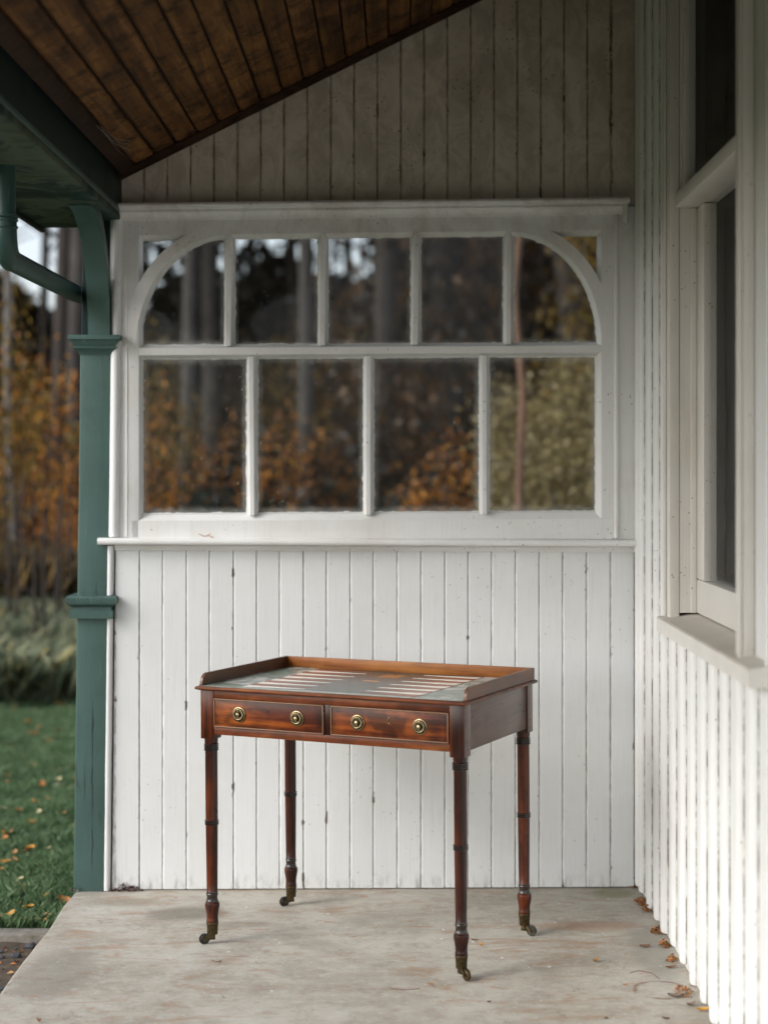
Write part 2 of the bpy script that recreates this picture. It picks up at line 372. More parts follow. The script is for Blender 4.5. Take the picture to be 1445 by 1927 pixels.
def leafm(name, stops, trans=.45, spec=.3):
    t = NT(name); g = t.n('NewGeometry'); r = g.outputs['Random Per Island']
    col = t.ramp(r, stops)
    d = t.n('BsdfDiffuse'); t.set(d.inputs[0], col); tr = t.n('BsdfTranslucent'); t.set(tr.inputs[0], col)
    gl = t.n('BsdfGlossy'); gl.inputs['Roughness'].default_value = .5; gl.inputs[0].default_value = (.5, .5, .5, 1)
    m1 = t.n('MixShader'); m1.inputs[0].default_value = trans; t.t.links.new(d.outputs[0], m1.inputs[1]); t.t.links.new(tr.outputs[0], m1.inputs[2])
    m2 = t.n('MixShader'); m2.inputs[0].default_value = .05; t.t.links.new(m1.outputs[0], m2.inputs[1]); t.t.links.new(gl.outputs[0], m2.inputs[2])
    t.t.links.new(m2.outputs[0], t.out.inputs[0]); return t.m
M['lf_orange'] = leafm('orange_beech_leaves', [(0, (.05, .018, .006)), (.35, (.20, .070, .010)), (.7, (.52, .19, .02)), (1, (.70, .34, .04))])
M['lf_gold'] = leafm('golden_leaves', [(0, (.03, .020, .007)), (.5, (.13, .080, .016)), (.85, (.36, .22, .03)), (1, (.16, .13, .03))])
M['lf_brown'] = leafm('russet_leaves', [(0, (.016, .010, .005)), (.6, (.05, .024, .009)), (1, (.15, .07, .018))])
M['lf_green'] = leafm('dark_green_leaves', [(0, (.006, .012, .007)), (.6, (.013, .026, .015)), (1, (.035, .062, .034))])
M['lf_olive'] = leafm('olive_yellow_leaves', [(0, (.13, .10, .045)), (.5, (.27, .215, .095)), (1, (.38, .31, .14))])
M['lf_pale'] = leafm('pale_green_leaves', [(0, (.12, .16, .10)), (.6, (.25, .29, .19)), (.9, (.38, .38, .24)), (1, (.50, .38, .10))])
M['lf_straw'] = leafm('straw_brown_grass', [(0, (.06, .045, .025)), (.6, (.16, .11, .05)), (1, (.30, .20, .08))])
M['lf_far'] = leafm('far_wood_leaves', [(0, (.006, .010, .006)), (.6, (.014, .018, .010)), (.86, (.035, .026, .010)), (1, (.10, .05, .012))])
M['lf_needle'] = leafm('conifer_needles', [(0, (.008, .018, .010)), (.7, (.018, .034, .018)), (1, (.03, .045, .02))])
M['grass'] = leafm('lawn_grass_blades', [(0, (.075, .15, .06)), (.6, (.15, .245, .11)), (.92, (.20, .31, .17)), (1, (.30, .31, .18))], .4)
def bark(name, a, b, k=18):
    t = NT(name); P = t.pos(); n = t.noise(t.scale(P, k, k, k * .18), 1, 5, .7, .6)
    return t.bsdf(t.ramp(n, [(.35, a), (.65, b)]), .9, n, .8, .02)
M['bark_grey'] = bark('grey_bark', (.032, .029, .026), (.080, .073, .066))
M['bark_dark'] = bark('dark_bark', (.022, .018, .015), (.06, .048, .04))
M['bark_birch'] = bark('birch_bark', (.09, .08, .07), (.27, .25, .235), 9)
M['bark_red'] = bark('reddish_bark', (.09, .048, .03), (.19, .10, .062), 10)

def glass(name, W, H, haze=.05, spec=1.0):
    t = NT(name); G = t.sep(t.gen()); P = t.pos()
    def edge(a, L):
        v = t.math('MULTIPLY', t.math('MINIMUM', G[a], t.math('SUBTRACT', 1.0, G[a])), L); return v
    e = t.math('MINIMUM', edge(0, W), edge(2, H))
    nn = t.noise(P, 26, 5, .7)
    ed = t.math('SUBTRACT', 1.0, t.ss(t.math('SUBTRACT', e, t.math('MULTIPLY', nn, .03)), -.012, .016))
    sp = t.math('SUBTRACT', 1.0, t.ss(t.vor(P, 27), .06, .10)); sp = t.math('MULTIPLY', sp, t.ss(t.noise(P, 6, 2), .5, .56))
    sp2 = t.math('SUBTRACT', 1.0, t.ss(t.vor(P, 60), .09, .15)); sp2 = t.math('MULTIPLY', sp2, t.ss(t.noise(P, 9, 2), .52, .58))
    sm = t.ss(t.noise(t.scale(P, 1, 1, .7), 6, 6, .7, 1.0), .42, .8)
    cob = t.math('ABSOLUTE', t.math('SUBTRACT', t.noise(P, 9, 5, .6, 2.0), .5)); cob = t.math('MULTIPLY', t.math('SUBTRACT', 1.0, t.ss(cob, .001, .006)), t.ss(t.noise(P, 3.5, 2), .54, .62))
    d = t.math('ADD', t.math('MULTIPLY', sm, haze * 1.6), haze * .5)
    d = t.math('ADD', d, t.math('MULTIPLY', ed, .30)); d = t.math('ADD', d, t.math('MULTIPLY', t.math('MAXIMUM', sp, sp2), .32)); d = t.math('ADD', d, t.math('MULTIPLY', cob, .18), clamp=True)
    tr = t.n('BsdfTransparent'); tr.inputs[0].default_value = (.93, .95, .94, 1)
    gl = t.n('BsdfGlossy'); gl.inputs['Roughness'].default_value = .03
    bn = t.n('Bump'); bn.inputs['Strength'].default_value = .25; bn.inputs['Distance'].default_value = .004; t.set(bn.inputs['Height'], t.noise(P, 5, 2)); t.t.links.new(bn.outputs[0], gl.inputs['Normal'])
    fr = t.n('Fresnel'); fr.inputs[0].default_value = 1.5
    m1 = t.n('MixShader'); t.set(m1.inputs[0], t.math('MULTIPLY', fr.outputs[0], spec)); t.t.links.new(tr.outputs[0], m1.inputs[1]); t.t.links.new(gl.outputs[0], m1.inputs[2])
    df = t.n('BsdfDiffuse'); df.inputs[0].default_value = (.62, .64, .62, 1)
    m2 = t.n('MixShader'); t.set(m2.inputs[0], d); t.t.links.new(m1.outputs[0], m2.inputs[1]); t.t.links.new(df.outputs[0], m2.inputs[2])
    t.t.links.new(m2.outputs[0], t.out.inputs[0]); return t.m
M['glass'] = glass('dirty_window_glass', .37, .45, .016, .35)
M['glass_house'] = glass('house_window_glass', 3, 1.0, .002, .16)

# ------------------------------------------------------------------ porch floor and ground
SL = .0055                                    # the slab falls gently to the left
def slab():
    mb = MB().box(-1.10, 1.0, -1.2, YW + .03, -.14, 0, 0)
    bm = bmesh.new(); bmesh.ops.create_cube(bm, size=1)
    for v in bm.verts: v.co = Vector((-.05 + v.co.x * 2.1, (YW + .05 - 1.2) / 2 + v.co.y * (YW + .05 + 1.2), -.08 + v.co.z * .16))
    bmesh.ops.subdivide_edges(bm, edges=[e for e in bm.edges if abs(e.verts[0].co.y - e.verts[1].co.y) > 1], cuts=90, use_grid_fill=True)
    ed = [e for e in bm.edges if all(v.co.z > -.01 and v.co.x < -1.09 for v in e.verts)]
    bmesh.ops.bevel(bm, geom=ed, offset=.014, segments=3, profile=.5, affect='EDGES')
    for v in bm.verts:
        v.co.z += SL * v.co.x
        if v.co.x < -1.06:
            v.co.x += (mnoise.noise(Vector((0, v.co.y * 3, 0))) * .010 + mnoise.noise(Vector((0, v.co.y * 17, 3))) * .003)
    m = bpy.data.meshes.new('porch_floor'); bm.to_mesh(m); bm.free(); m.materials.append(M['concrete'])
    m.polygons.foreach_set('use_smooth', [True] * len(m.polygons)); m.set_sharp_from_angle(angle=rad(35))
    return m
tag(obj('porch_floor', slab()), 'worn stained concrete porch slab', kind='structure')

def sheet(name, x0, x1, y0, y1, z, nx, ny, amp, mat, sc=1.0):
    xs = np.linspace(x0, x1, nx); ys = np.linspace(y0, y1, ny); V = []
    for y in ys:
        for x in xs: V.append((x, y, z + amp * mnoise.noise(Vector((x * sc, y * sc, z)))))
    Fc = [(j * nx + i, j * nx + i + 1, (j + 1) * nx + i + 1, (j + 1) * nx + i) for j in range(ny - 1) for i in range(nx - 1)]
    return npmesh(name, V, Fc, mat, True)
ZL = -.13
tag(obj('ground', sheet('ground', -220, 220, -220, 220, -.30, 40, 40, 0, M['forest_floor'])), kind='structure')
tag(obj('lawn', sheet('lawn', -9, 3, 5.62, 11.6, ZL, 60, 40, .012, M['lawn'], .8)), 'short green lawn beyond the porch', kind='structure')
tag(obj('side_lawn', sheet('side_lawn', -30, -2.4, -25, 5.62, ZL - .004, 30, 30, .01, M['lawn'], .4)), kind='structure')
tag(obj('soil_bed', sheet('soil_bed', -2.4, -1.095, -2, 5.53, -.147, 60, 260, .012, M['soil'], 9)), 'bare soil strip along the porch slab', kind='structure')
tag(obj('woodland_floor', sheet('woodland_floor', -40, 40, 11.6, 75, -.14, 60, 60, .06, M['forest_floor'], .5)), kind='structure')
kb = MB().box(-2.4, -1.105, 5.53, 5.615, -.30, -.118, .006)
tag(kb.build('kerb', M['kerb'], smooth=40), 'low concrete edging between lawn and soil bed', kind='structure')
# rising ground behind the wood
def hill():
    V = []; nx, ny = 60, 14
    for j in range(ny):
        for i in range(nx):
            x = -70 + 140 * i / (nx - 1); y = 55 + 50 * j / (ny - 1)
            V.append((x, y, -.2 + 5.0 * (j / (ny - 1)) ** .8 + .5 * mnoise.noise(Vector((x * .15, y * .15, 0)))))
    Fc = [(j * nx + i, j * nx + i + 1, (j + 1) * nx + i + 1, (j + 1) * nx + i) for j in range(ny - 1) for i in range(nx - 1)]
    return npmesh('hillside', V, Fc, M['hill'], True)
tag(obj('hillside', hill()), kind='structure')

# ------------------------------------------------------------------ end wall with its boards
wall = thing('end_wall', 'white boarded porch end wall with an arched multi-pane window in it', 'wall', (0, YW, 0))
def zceil(x): return 2.4704 + (x + .9308) * .4993
def board_mesh(name, w, h, mat, th=.016, ch=.0024, lean=0.0):
    a = w / 2 - .00045
    P = [(-a, th), (-a, ch * 1.3), (-a + .0042, .0006), (-a + .0052, 0), (a - ch * 1.2, 0), (a - ch * .5, .0006), (a, ch * 1.1), (a, th)]
    mb = MB().prism([Vector((x - (lean if x < 0 else 0), y, 0)) for x, y in P], [Vector((x, y, h)) for x, y in P])
    return mb.mesh(name, mat)
low_edges = [217.5, 263, 307, 351, 395, 439.5, 483, 527, 571, 615, 659, 703, 748, 792, 836, 881, 925, 969, 1013, 1058, 1103, 1147, 1193]
low_edges = [low_edges[0]] + [e + random.uniform(-1, 1) for e in low_edges[1:-1]] + [low_edges[-1]]
for a, b in zip(low_edges, low_edges[1:]):
    xa, xb = wx(a), wx(b); xm = (xa + xb) / 2; z0 = SL * xm + .004; z1 = wv((a + b) / 2, 1027).z
    obj('board', board_mesh('board', xb - xa, z1 - z0, M['board_low'], lean=(.0125 if a < 218 else 0)), wall, Vector((xm, YW + random.uniform(-.0009, .0011), z0)))
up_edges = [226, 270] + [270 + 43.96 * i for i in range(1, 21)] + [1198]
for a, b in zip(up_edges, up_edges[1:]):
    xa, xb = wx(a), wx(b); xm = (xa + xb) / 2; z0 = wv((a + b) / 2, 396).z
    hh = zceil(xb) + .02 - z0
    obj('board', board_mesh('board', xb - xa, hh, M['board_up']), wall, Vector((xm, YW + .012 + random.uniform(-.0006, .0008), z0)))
MB().box(-.99, .83, YW + .030, YW + .040, 0, 1.16).build('backing', M['cavity'], wall)
MB().box(-.98, .83, YW + .030, YW + .040, 2.36, 3.42).build('upper_backing', M['cavity'], wall)
MB().box(-1.0, .83, YW + .06, YW + .075, 0.002, 1.15).build('outer_boarding', M['bead'], wall)
MB().box(-.98, .83, YW + .06, YW + .075, 2.37, 3.42).build('outer_gable_boarding', M['bead'], wall)

# window: sash, bars, arches, panes
win = obj('window', MB().box(wx(206), wx(262), YW - .003, YW + .040, wv(262, 1012).z, wv(262, 414).z, .002).mesh('window', M['frame'], 40), wall)
win['label'] = 'white arched nine-light window with peeling putty'
def quadbar(name, P, Q, hw0, hw1, d0, d1, mat=M['frame'], parent=win, wob=.0005):
    """a bar from P to Q (wall points), half width hw0 at the face, hw1 at the glass, depths d toward the camera"""
    P, Q = Vector(P), Vector(Q); t = (Q - P).normalized(); u = Vector((-t.z, 0, t.x)); n = max(2, int((Q - P).length / .03)); rings = []
    for k in range(n + 1):
        c = P.lerp(Q, k / n); w = [mnoise.noise(c * 31 + Vector((i * 7, 0, 0))) * wob for i in range(4)]
        rings.append([c + u * (-hw1 + w[0]) + Vector((0, -d1, 0)), c + u * (-hw0 + w[1]) + Vector((0, -d0, 0)), c + u * (hw0 + w[2]) + Vector((0, -d0, 0)), c + u * (hw1 + w[3]) + Vector((0, -d1, 0)),
                      c + u * hw1 * .9 + Vector((0, .034, 0)), c - u * hw1 * .9 + Vector((0, .034, 0))])
    return MB().loft(rings).build(name, mat, parent, 40)
GZ = YW + .022                                     # plane of the glass
def face(px0, py0, px1, py1, x2, y2, x3, y3, d, back, name):
    """flat rail from four wall corners"""
    A = [wv(px0, py0), wv(px1, py1), wv(x2, y2), wv(x3, y3)]
    mb = MB().prism([a + Vector((0, -d, 0)) for a in A], [a + Vector((0, back, 0)) for a in A]); return mb.build(name, M['frame'], win)
# rails and stiles (flat faces)
face(250, 412, 1170, 412, 1170, 443, 250, 443, .003, .04, 'top_rail')
face(1131, 443.3, 1156, 443.3, 1156, 979.6, 1131, 979.6, .0035, .04, 'stile')
face(1162, 400, 1196, 400, 1196, 1012, 1162, 1012, .0025, .04, 'jamb_board')
face(250, 979.9, 1160, 979.9, 1160, 1012, 250, 1012, .003, .04, 'bottom_rail')
def bevel_strip(A, B, C_, D, name='sash_bevel'):
    """sloping face from the frame face (A,B) down to the glass (C,D)"""
    a, b = wv(*A), wv(*B); c, d = wv(*C_), wv(*D)
    V = [a + Vector((0, -.003, 0)), b + Vector((0, -.003, 0)), c + Vector((0, .018, 0)), d + Vector((0, .018, 0)), a + Vector((0, .036, 0)), b + Vector((0, .036, 0)), c + Vector((0, .036, 0)), d + Vector((0, .036, 0))]
    MB().add(V, [(0, 1, 2, 3), (4, 5, 6, 7), (0, 1, 5, 4), (1, 2, 6, 5), (2, 3, 7, 6), (3, 0, 4, 7)]).build(name, M['frame'], win)
bevel_strip((262, 443), (1131, 443), (1125, 450), (265, 450))
bevel_strip((262, 980), (1131, 980), (1122, 969), (267, 969))
bevel_strip((262, 443), (262, 980), (268, 969), (267, 450))
bevel_strip((1131, 443), (1131, 980), (1121, 969), (1125, 450))
def bar(px0, py0, px1, py1, w0=4.2, w1=8.0, d0=.004, name='glazing_bar'): quadbar(name, wv(px0, py0), wv(px1, py1), w0 * S, w1 * S, d0, -.019)
bar(262, 662, 1131, 662, 6.5, 12.0, .004, 'middle_rail')
for x0, x1 in ((432, 429), (608, 606), (783, 781), (957, 956)): bar(x0, 444, x1, 652)
for x0, x1 in ((473, 475), (693, 693), (911, 911)): bar(x0, 672, x1, 971, 3.6, 8.5)
# arch bands
def ell(cx, cy, rx, ry, a): return (cx + rx * math.cos(a), cy - ry * math.sin(a))
def arch(cx, sgn, name):
    n = 26; rings = []
    for k in range(n + 1):
        a = math.pi / 2 * k / n
        def E(rx, ry, y): p = ell(cx, 652, sgn * rx, ry, a); return wv(p[0], p[1]) + Vector((0, y, 0))
        rings.append([E(162, 202, .019), E(169, 207, -.0045), E(193, 226, -.0045), E(194, 227, .036), E(162, 202, .036)])
    MB().loft(rings).build(name, M['frame'], win, 40)
arch(426, -1, 'arch'); arch(962, 1, 'arch')

def pane(poly, name='pane'):
    V = [wv(x, y, GZ) for x, y in poly]; W = [v + Vector((0, .003, 0)) for v in V]; n = len(V)
    c = sum((v for v in V), Vector()) / n
    o = obj(name, mesh(name, V, [tuple(range(n))], M['glass']), win); return o
def putty(poly, seed, name='putty', wid=3.2):
    """ragged line of old putty and paint round a pane"""
    pts = []; n = len(poly)
    for i in range(n):
        a, b = Vector(poly[i]), Vector(poly[(i + 1) % n]); L = (b - a).length; k = max(1, int(L / 2.4))
        for j in range(k): pts.append(a.lerp(b, j / k))
    c = sum(pts, Vector((0, 0))) / len(pts); V = []; m = len(pts)
    for i, p in enumerate(pts):
        t = (pts[(i + 1) % m] - pts[i - 1]).normalized(); nrm = Vector((-t.y, t.x))
        if nrm.dot(c - p) < 0: nrm = -nrm
        q = Vector((p.x * .11 + seed * 9.1, p.y * .11, seed)); q2 = Vector((p.x * .9, p.y * .9, seed + 40)); 
        w = wid * (.62 + .8 * max(0, mnoise.noise(q)) + .22 * mnoise.noise(q2)) + 3.0 * max(0, mnoise.noise(q * .37) - .28)
        w = max(w, .5)
        a = p - nrm * 3.0; b = p + nrm * w
        V += [wv(a.x, a.y, GZ - .006), wv((p + nrm * w * .5).x, (p + nrm * w * .5).y, GZ - .0035), wv(b.x, b.y, GZ - .0008)]
    Fc = []
    for i in range(m):
        j = (i + 1) % m
        Fc += [(3 * i, 3 * j, 3 * j + 1, 3 * i + 1), (3 * i + 1, 3 * j + 1, 3 * j + 2, 3 * i + 2)]
    obj(name, mesh(name, V, Fc, M['putty'], 60), win)
k = 0
for x0, x1 in ((440, 599.5), (616, 774.5), (791, 948.5)):
    R = [(x0, 449), (x1, 449), (x1, 650), (x0, 650)]; pane([(x0 - 2, 446), (x1 + 2, 446), (x1 + 2, 653), (x0 - 2, 653)]); k += 1; putty(R, k)
for x0, x1 in ((267, 465), (483, 685), (702, 903), (920, 1122)):
    R = [(x0, 674), (x1, 674), (x1, 968), (x0, 968)]; pane([(x0 - 2, 671), (x1 + 2, 671), (x1 + 2, 971), (x0 - 2, 971)]); k += 1; putty(R, k)
for cx, sg, xr in ((426, -1, 423), (962, 1, 966)):
    arc = [ell(cx, 652, sg * 163, 203, math.pi / 2 * i / 24) for i in range(24)] ; arc = [p for p in arc if (p[0] < xr - 1 if sg < 0 else p[0] > xr + 1)]
    poly = arc + [(xr, 450), (xr, 650)]; poly[0] = (poly[0][0], 650)
    pane(poly); k += 1; putty(poly, k)
# spandrel lights
for cx, sg, xc in ((426, -1, 266), (962, 1, 1125)):
    arc = [ell(cx, 652, sg * 191, 225, rad(a)) for a in np.linspace(22, 67, 16)]
    arc = [p for p in arc if (p[0] > xc - 1 if sg < 0 else p[0] < xc + 1) and p[1] > 449]
    poly = [(xc, arc[0][1])] + arc + [(arc[-1][0], 451), (xc, 451)]
    pane(poly, 'spandrel_pane'); k += 1; putty(poly, k, 'putty', 2.0)
# mouldings: extruded profiles (d, dz) along the wall
def mould(name, px0, px1, py, prof, parent=wall, mat=M['frame'], seg=30):
    rings = []
    for i in range(seg + 1):
        px = px0 + (px1 - px0) * i / seg; c = wv(px, py)
        w = mnoise.noise(Vector((px * .02, py, 0))) * .0006
        rings.append([c + Vector((0, -d - w, z + w)) for d, z in prof])
    return MB().loft(rings).build(name, mat, parent, 30)
mould('drip_cap', 221, 1181, 392, [(-.02, .012), (.052, .010), (.055, .002), (.052, -.005), (.036, -.007), (.034, -.011), (-.02, -.011)])
mould('cove', 226, 1170, 399, [(-.02, .001), (.031, .001), (.031, -.006), (.020, -.012), (.012, -.024), (.011, -.030), (-.02, -.030)])
rd = [(.038 + .009 * math.sin(a), -.0005 + .0115 * math.cos(a)) for a in np.linspace(0, math.pi, 9)]
mould('window_sill', 188, 1196, 1018, [(-.02, .012)] + rd + [(-.02, -.012)])
mould('sill_cove', 218, 1196, 1026, [(-.02, .001), (.024, .001), (.023, -.004), (.013, -.010), (.010, -.017), (-.02, -.017)])
def vmould(name, px, py0, py1, prof, parent=wall, lean=0.0, mat=M['frame'], seg=24):
    rings = []
    for i in range(seg + 1):
        py = py0 + (py1 - py0) * i / seg; c = wv(px, py)
        w = mnoise.noise(Vector((px, py * .02, 0))) * .0006
        rings.append([c + Vector((x - lean * (py - 680) * S + w, -d - w, 0)) for x, d in prof])
    return MB().loft(rings).build(name, mat, parent, 35)
vmould('right_return', 1174, 396, 432, [(-.007, -.01), (-.007, .030), (.006, .034), (.010, .026), (.010, -.01)], seg=4)
vmould('edge_moulding', 1159, 414, 1010, [(-.008, -.01), (-.008, .006), (-.002, .013), (.004, .012), (.008, .005), (.008, -.01)])
hr = lambda r, d: [(-r, -.01)] + [(-r * math.cos(a), d + r * math.sin(a)) for a in np.linspace(0, math.pi, 11)] + [(r, -.01)]
# left: round bead against the post, then a hollow
vmould('corner_bead', 219, 412, 1010, hr(.0175, .006), lean=.011, mat=M['bead'])
vmould('bead_fillet', 237, 412, 1010, [(-.012, -.01), (-.010, .002), (.006, .006), (.008, .002), (.008, -.01)], lean=.0)
vmould('corner_bead', 212.5, 1027, 1120, hr(.0118, .004), lean=.011, mat=M['bead'])
vmould('corner_bead', 212.5, 1163, 1674, hr(.0118, .004), lean=.011, mat=M['bead'])

# ------------------------------------------------------------------ green post
LEAN = .0121
post = thing('porch_post', 'green painted square porch post with moulded capital and curved bracket', 'post', (-1.03, 5.68, 0))
PX, PH, PY0, PY1 = -1.0285, .0535, YW - .014, YW + .075
def leanf(v): return Vector((v.x + LEAN * (v.z - 1.80) - .0, v.y, v.z))
def shaft(x0, x1, y0, y1, z0, z1, name, mat, b=.005, seg=30):
    bm = bmesh.new(); bmesh.ops.create_cube(bm, size=1)
    for v in bm.verts: v.co = Vector(((x0 + x1) / 2 + v.co.x * (x1 - x0), (y0 + y1) / 2 + v.co.y * (y1 - y0), (z0 + z1) / 2 + v.co.z * (z1 - z0)))
    bmesh.ops.bevel(bm, geom=[e for e in bm.edges if abs(e.verts[0].co.z - e.verts[1].co.z) > .01], offset=b, segments=3, profile=.5, affect='EDGES')
    bmesh.ops.subdivide_edges(bm, edges=[e for e in bm.edges if abs(e.verts[0].co.z - e.verts[1].co.z) > .01], cuts=seg)
    for v in bm.verts:
        v.co = leanf(v.co); v.co.x += mnoise.noise(v.co * 6) * .0012; v.co.y += mnoise.noise(v.co * 6 + Vector((9, 0, 0))) * .0012
    bm.verts.index_update(); mb = MB(); mb.add([v.co.copy() for v in bm.verts], [[v.index for v in f.verts] for f in bm.faces]); bm.free()
    return mb.build(name, mat, post, 35)
shaft(PX - PH, PX + PH, PY0, PY1, -.02, wz(1163), 'lower_shaft', M['green'])
shaft(PX - PH + .001, PX + PH + .001, PY0 + .001, PY1, wz(1120), wz(668), 'shaft', M['green'])
shaft(PX - PH + .002, PX + .045, YW - .005, PY1, wz(632), 2.30, 'upper_shaft', M['green_shaded'])  # top of the post in the darkened green, its shadow painted in
def collar(prof, z0, name, xr=None):
    """square moulding: prof is (overhang, z)"""
    rings = []
    for o, z in prof:
        x0, x1, y0, y1 = PX - PH - o, PX + PH + o, PY0 - o, PY1 + o
        if xr is not None: x1 = min(x1, xr)
        rings.append([leanf(Vector(p)) for p in ((x0, y0, z), (x1, y0, z), (x1, y1, z), (x0, y1, z))])
    MB().loft(rings).build(name, M['green'], post, 30)
zt = wz(632)
collar([(.002, zt - .066), (.004, zt - .060), (.012, zt - .050), (.020, zt - .045), (.021, zt - .041), (.017, zt - .039), (.018, zt - .034), (.028, zt - .022), (.029, zt - .018), (.036, zt - .015), (.036, zt - .003), (.033, zt)], zt, 'capital')
zt = wz(1120)
collar([(.001, zt - .079), (.019, zt - .078), (.020, zt - .052), (.014, zt - .047), (.013, zt - .040), (.020, zt - .034), (.030, zt - .028), (.033, zt - .018), (.033, zt - .006), (.028, zt)], zt, 'band_moulding', PX + PH + .033)
def bracket(x0, x1, yb, z0, z1, L, th, name, parent, mat, taper=0):
    rings = []; n = 22
    for i in range(n + 1):
        a = math.pi / 2 * i / n
        y = yb - L + L * math.cos(a); z = z0 + (z1 - z0) * math.sin(a)
        ny, nz = math.cos(a) / L, math.sin(a) / (z1 - z0); q = math.hypot(ny, nz); ny /= q; nz /= q
        y2, z2 = y + ny * th, min(z + nz * th, z1 + th * .9)
        rings.append([Vector((x0, y, z)), Vector((x1, y, z)), Vector((x1, y2, z2)), Vector((x0, y2, z2))])
    return MB().loft(rings).build(name, mat, parent, 40)
bracket(-1.051, -.976, YW - .03, wz(634), 2.292, .34, .05, 'bracket', post, M['green'])

# ------------------------------------------------------------------ roof: ceiling boards, beam, soffit
roof = thing('porch_roof', 'sloping timber porch ceiling with a shade-darkened green edge beam', 'roof', (0, 2.6, 2.47))
RY0 = .6
sl = math.atan(.4993); nb = 24; bw = .0815
for i in range(nb):
    x = -.9308 + .035 + (i + .5) * bw * math.cos(sl)
    mb = MB(); a = bw / 2 - .0034; ch = .007
    P = [(-a, .018), (-a, ch * .9), (-a + ch, 0), (a - ch * .6, 0), (a, ch * .7), (a, .018)]
    mb.prism([Vector((u, 0, w)) for u, w in P], [Vector((u, YW - .002 - RY0, w)) for u, w in P])
    o = obj('ceiling_board', mb.mesh('ceiling_board', M['ceil']), roof, Vector((x, RY0, zceil(x) + random.uniform(-.0008, .0012)))); o.rotation_euler = (0, -sl, 0)
def sloped(name, x0, x1, y0, y1, dz0, dz1, mat):
    P = [(x0, dz0), (x1, dz0), (x1, dz1), (x0, dz1)]
    MB().prism([Vector((x, y0, zceil(x) + d)) for x, d in P], [Vector((x, y1, zceil(x) + d)) for x, d in P]).build(name, mat, roof)
sloped('roof_deck', -1.22, .95, RY0 - .1, YW + .12, .026, .075, M['cavity'])
sloped('roof_covering', -1.30, .97, RY0 - .15, YW + .2, .077, .10, M['roofing'])
# quarter round where the ceiling meets the end wall, and a flat trim along the beam
rings = []
for i in range(2):
    x = (-.945, .84)[i]
    rings.append([Vector((x, YW - d, zceil(x) + w)) for d, w in ((.0, .006), (.032, .006), (.033, -.006), (.024, -.012), (.020, -.020), (.008, -.026), (.0, -.026))])
MB().loft(rings).build('cornice', M['cornice'], roof, 30)
tr = MB().prism([Vector((x, RY0, z)) for x, z in ((-.945, 2.462), (-.935, 2.452), (-.905, 2.470), (-.896, 2.482), (-.896, 2.52), (-.945, 2.50))],
                [Vector((x, YW - .034, z)) for x, z in ((-.945, 2.462), (-.935, 2.452), (-.905, 2.470), (-.896, 2.482), (-.896, 2.52), (-.945, 2.50))]).build('beam_trim', M['cornice'], roof)
MB().box(-1.06, -.9436, RY0, YW + .02, 2.3255, 2.468, .003).build('beam', M['green_shaded'], roof, 30)
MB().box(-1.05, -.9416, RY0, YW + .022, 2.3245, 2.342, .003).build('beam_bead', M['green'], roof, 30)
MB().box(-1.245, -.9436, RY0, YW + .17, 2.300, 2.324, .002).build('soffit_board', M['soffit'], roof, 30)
MB().box(-1.262, -1.2455, RY0, YW + .19, 2.285, 2.44, .003).build('fascia', M['green_shaded'], roof, 30)
MB().box(-1.2, -.95, YW + .022, YW + .17, 2.325, 2.46, .003).build('beam_end', M['green_shaded'], roof, 30)
MB().tube([(-1.0, 4.05, 2.50), (-.955, 4.05, 2.475), (-.925, 4.06, 2.485), (-.912, 4.06, 2.52), (-.915, 4.06, 2.58)], .018, 12).build('hanger_iron', M['green_shaded'], roof, 50)

# ------------------------------------------------------------------ downpipe
pipe = thing('downpipe', 'green round iron downpipe bending back along the porch edge', 'downpipe', (-1.1, 4.65, 2.3))
px_ = -1.10
def bend(c, p, q, r, n=8):
    c, p, q = Vector(c), Vector(p), Vector(q); a = (p - c).normalized() * r; b = (q - c).normalized() * r
    return [tuple((c + a) * (1 - t) ** 2 + c * 2 * t * (1 - t) + (c + b) * t * t) for t in [i / n for i in range(n + 1)]]
MB().tube([(px_, 4.65, 2.305), (px_, 4.65, 2.135)], .0295, 24).build('upright_pipe', M['green_pipe'], pipe, 40)
el = bend((px_, 4.65, 2.045), (px_, 4.65, 2.16), (px_ - .012, 5.2, 2.045), .085)
MB().tube([(px_, 4.65, 2.162)] + el, .0325, 24).build('elbow', M['green_pipe'], pipe, 40)
el2 = bend((px_ - .022, 5.85, 2.062), (px_, 4.65, 2.045), (-.8, 5.87, 2.04), .07)
MB().tube([el[-1]] + [(px_ - .012, 5.3, 2.053)] + el2 + [(-.955, 5.87, 2.048)], .0305, 24).build('run_pipe', M['green_pipe'], pipe, 40)
for z, r in ((2.158, .038), (2.148, .036), (2.128, .036)):
    MB().lathe([(r - .004, z - .004), (r, z - .002), (r, z + .003), (r - .004, z + .005)], (px_, 4.65, 0), 24).build('collar', M['green_pipe'], pipe, 40)

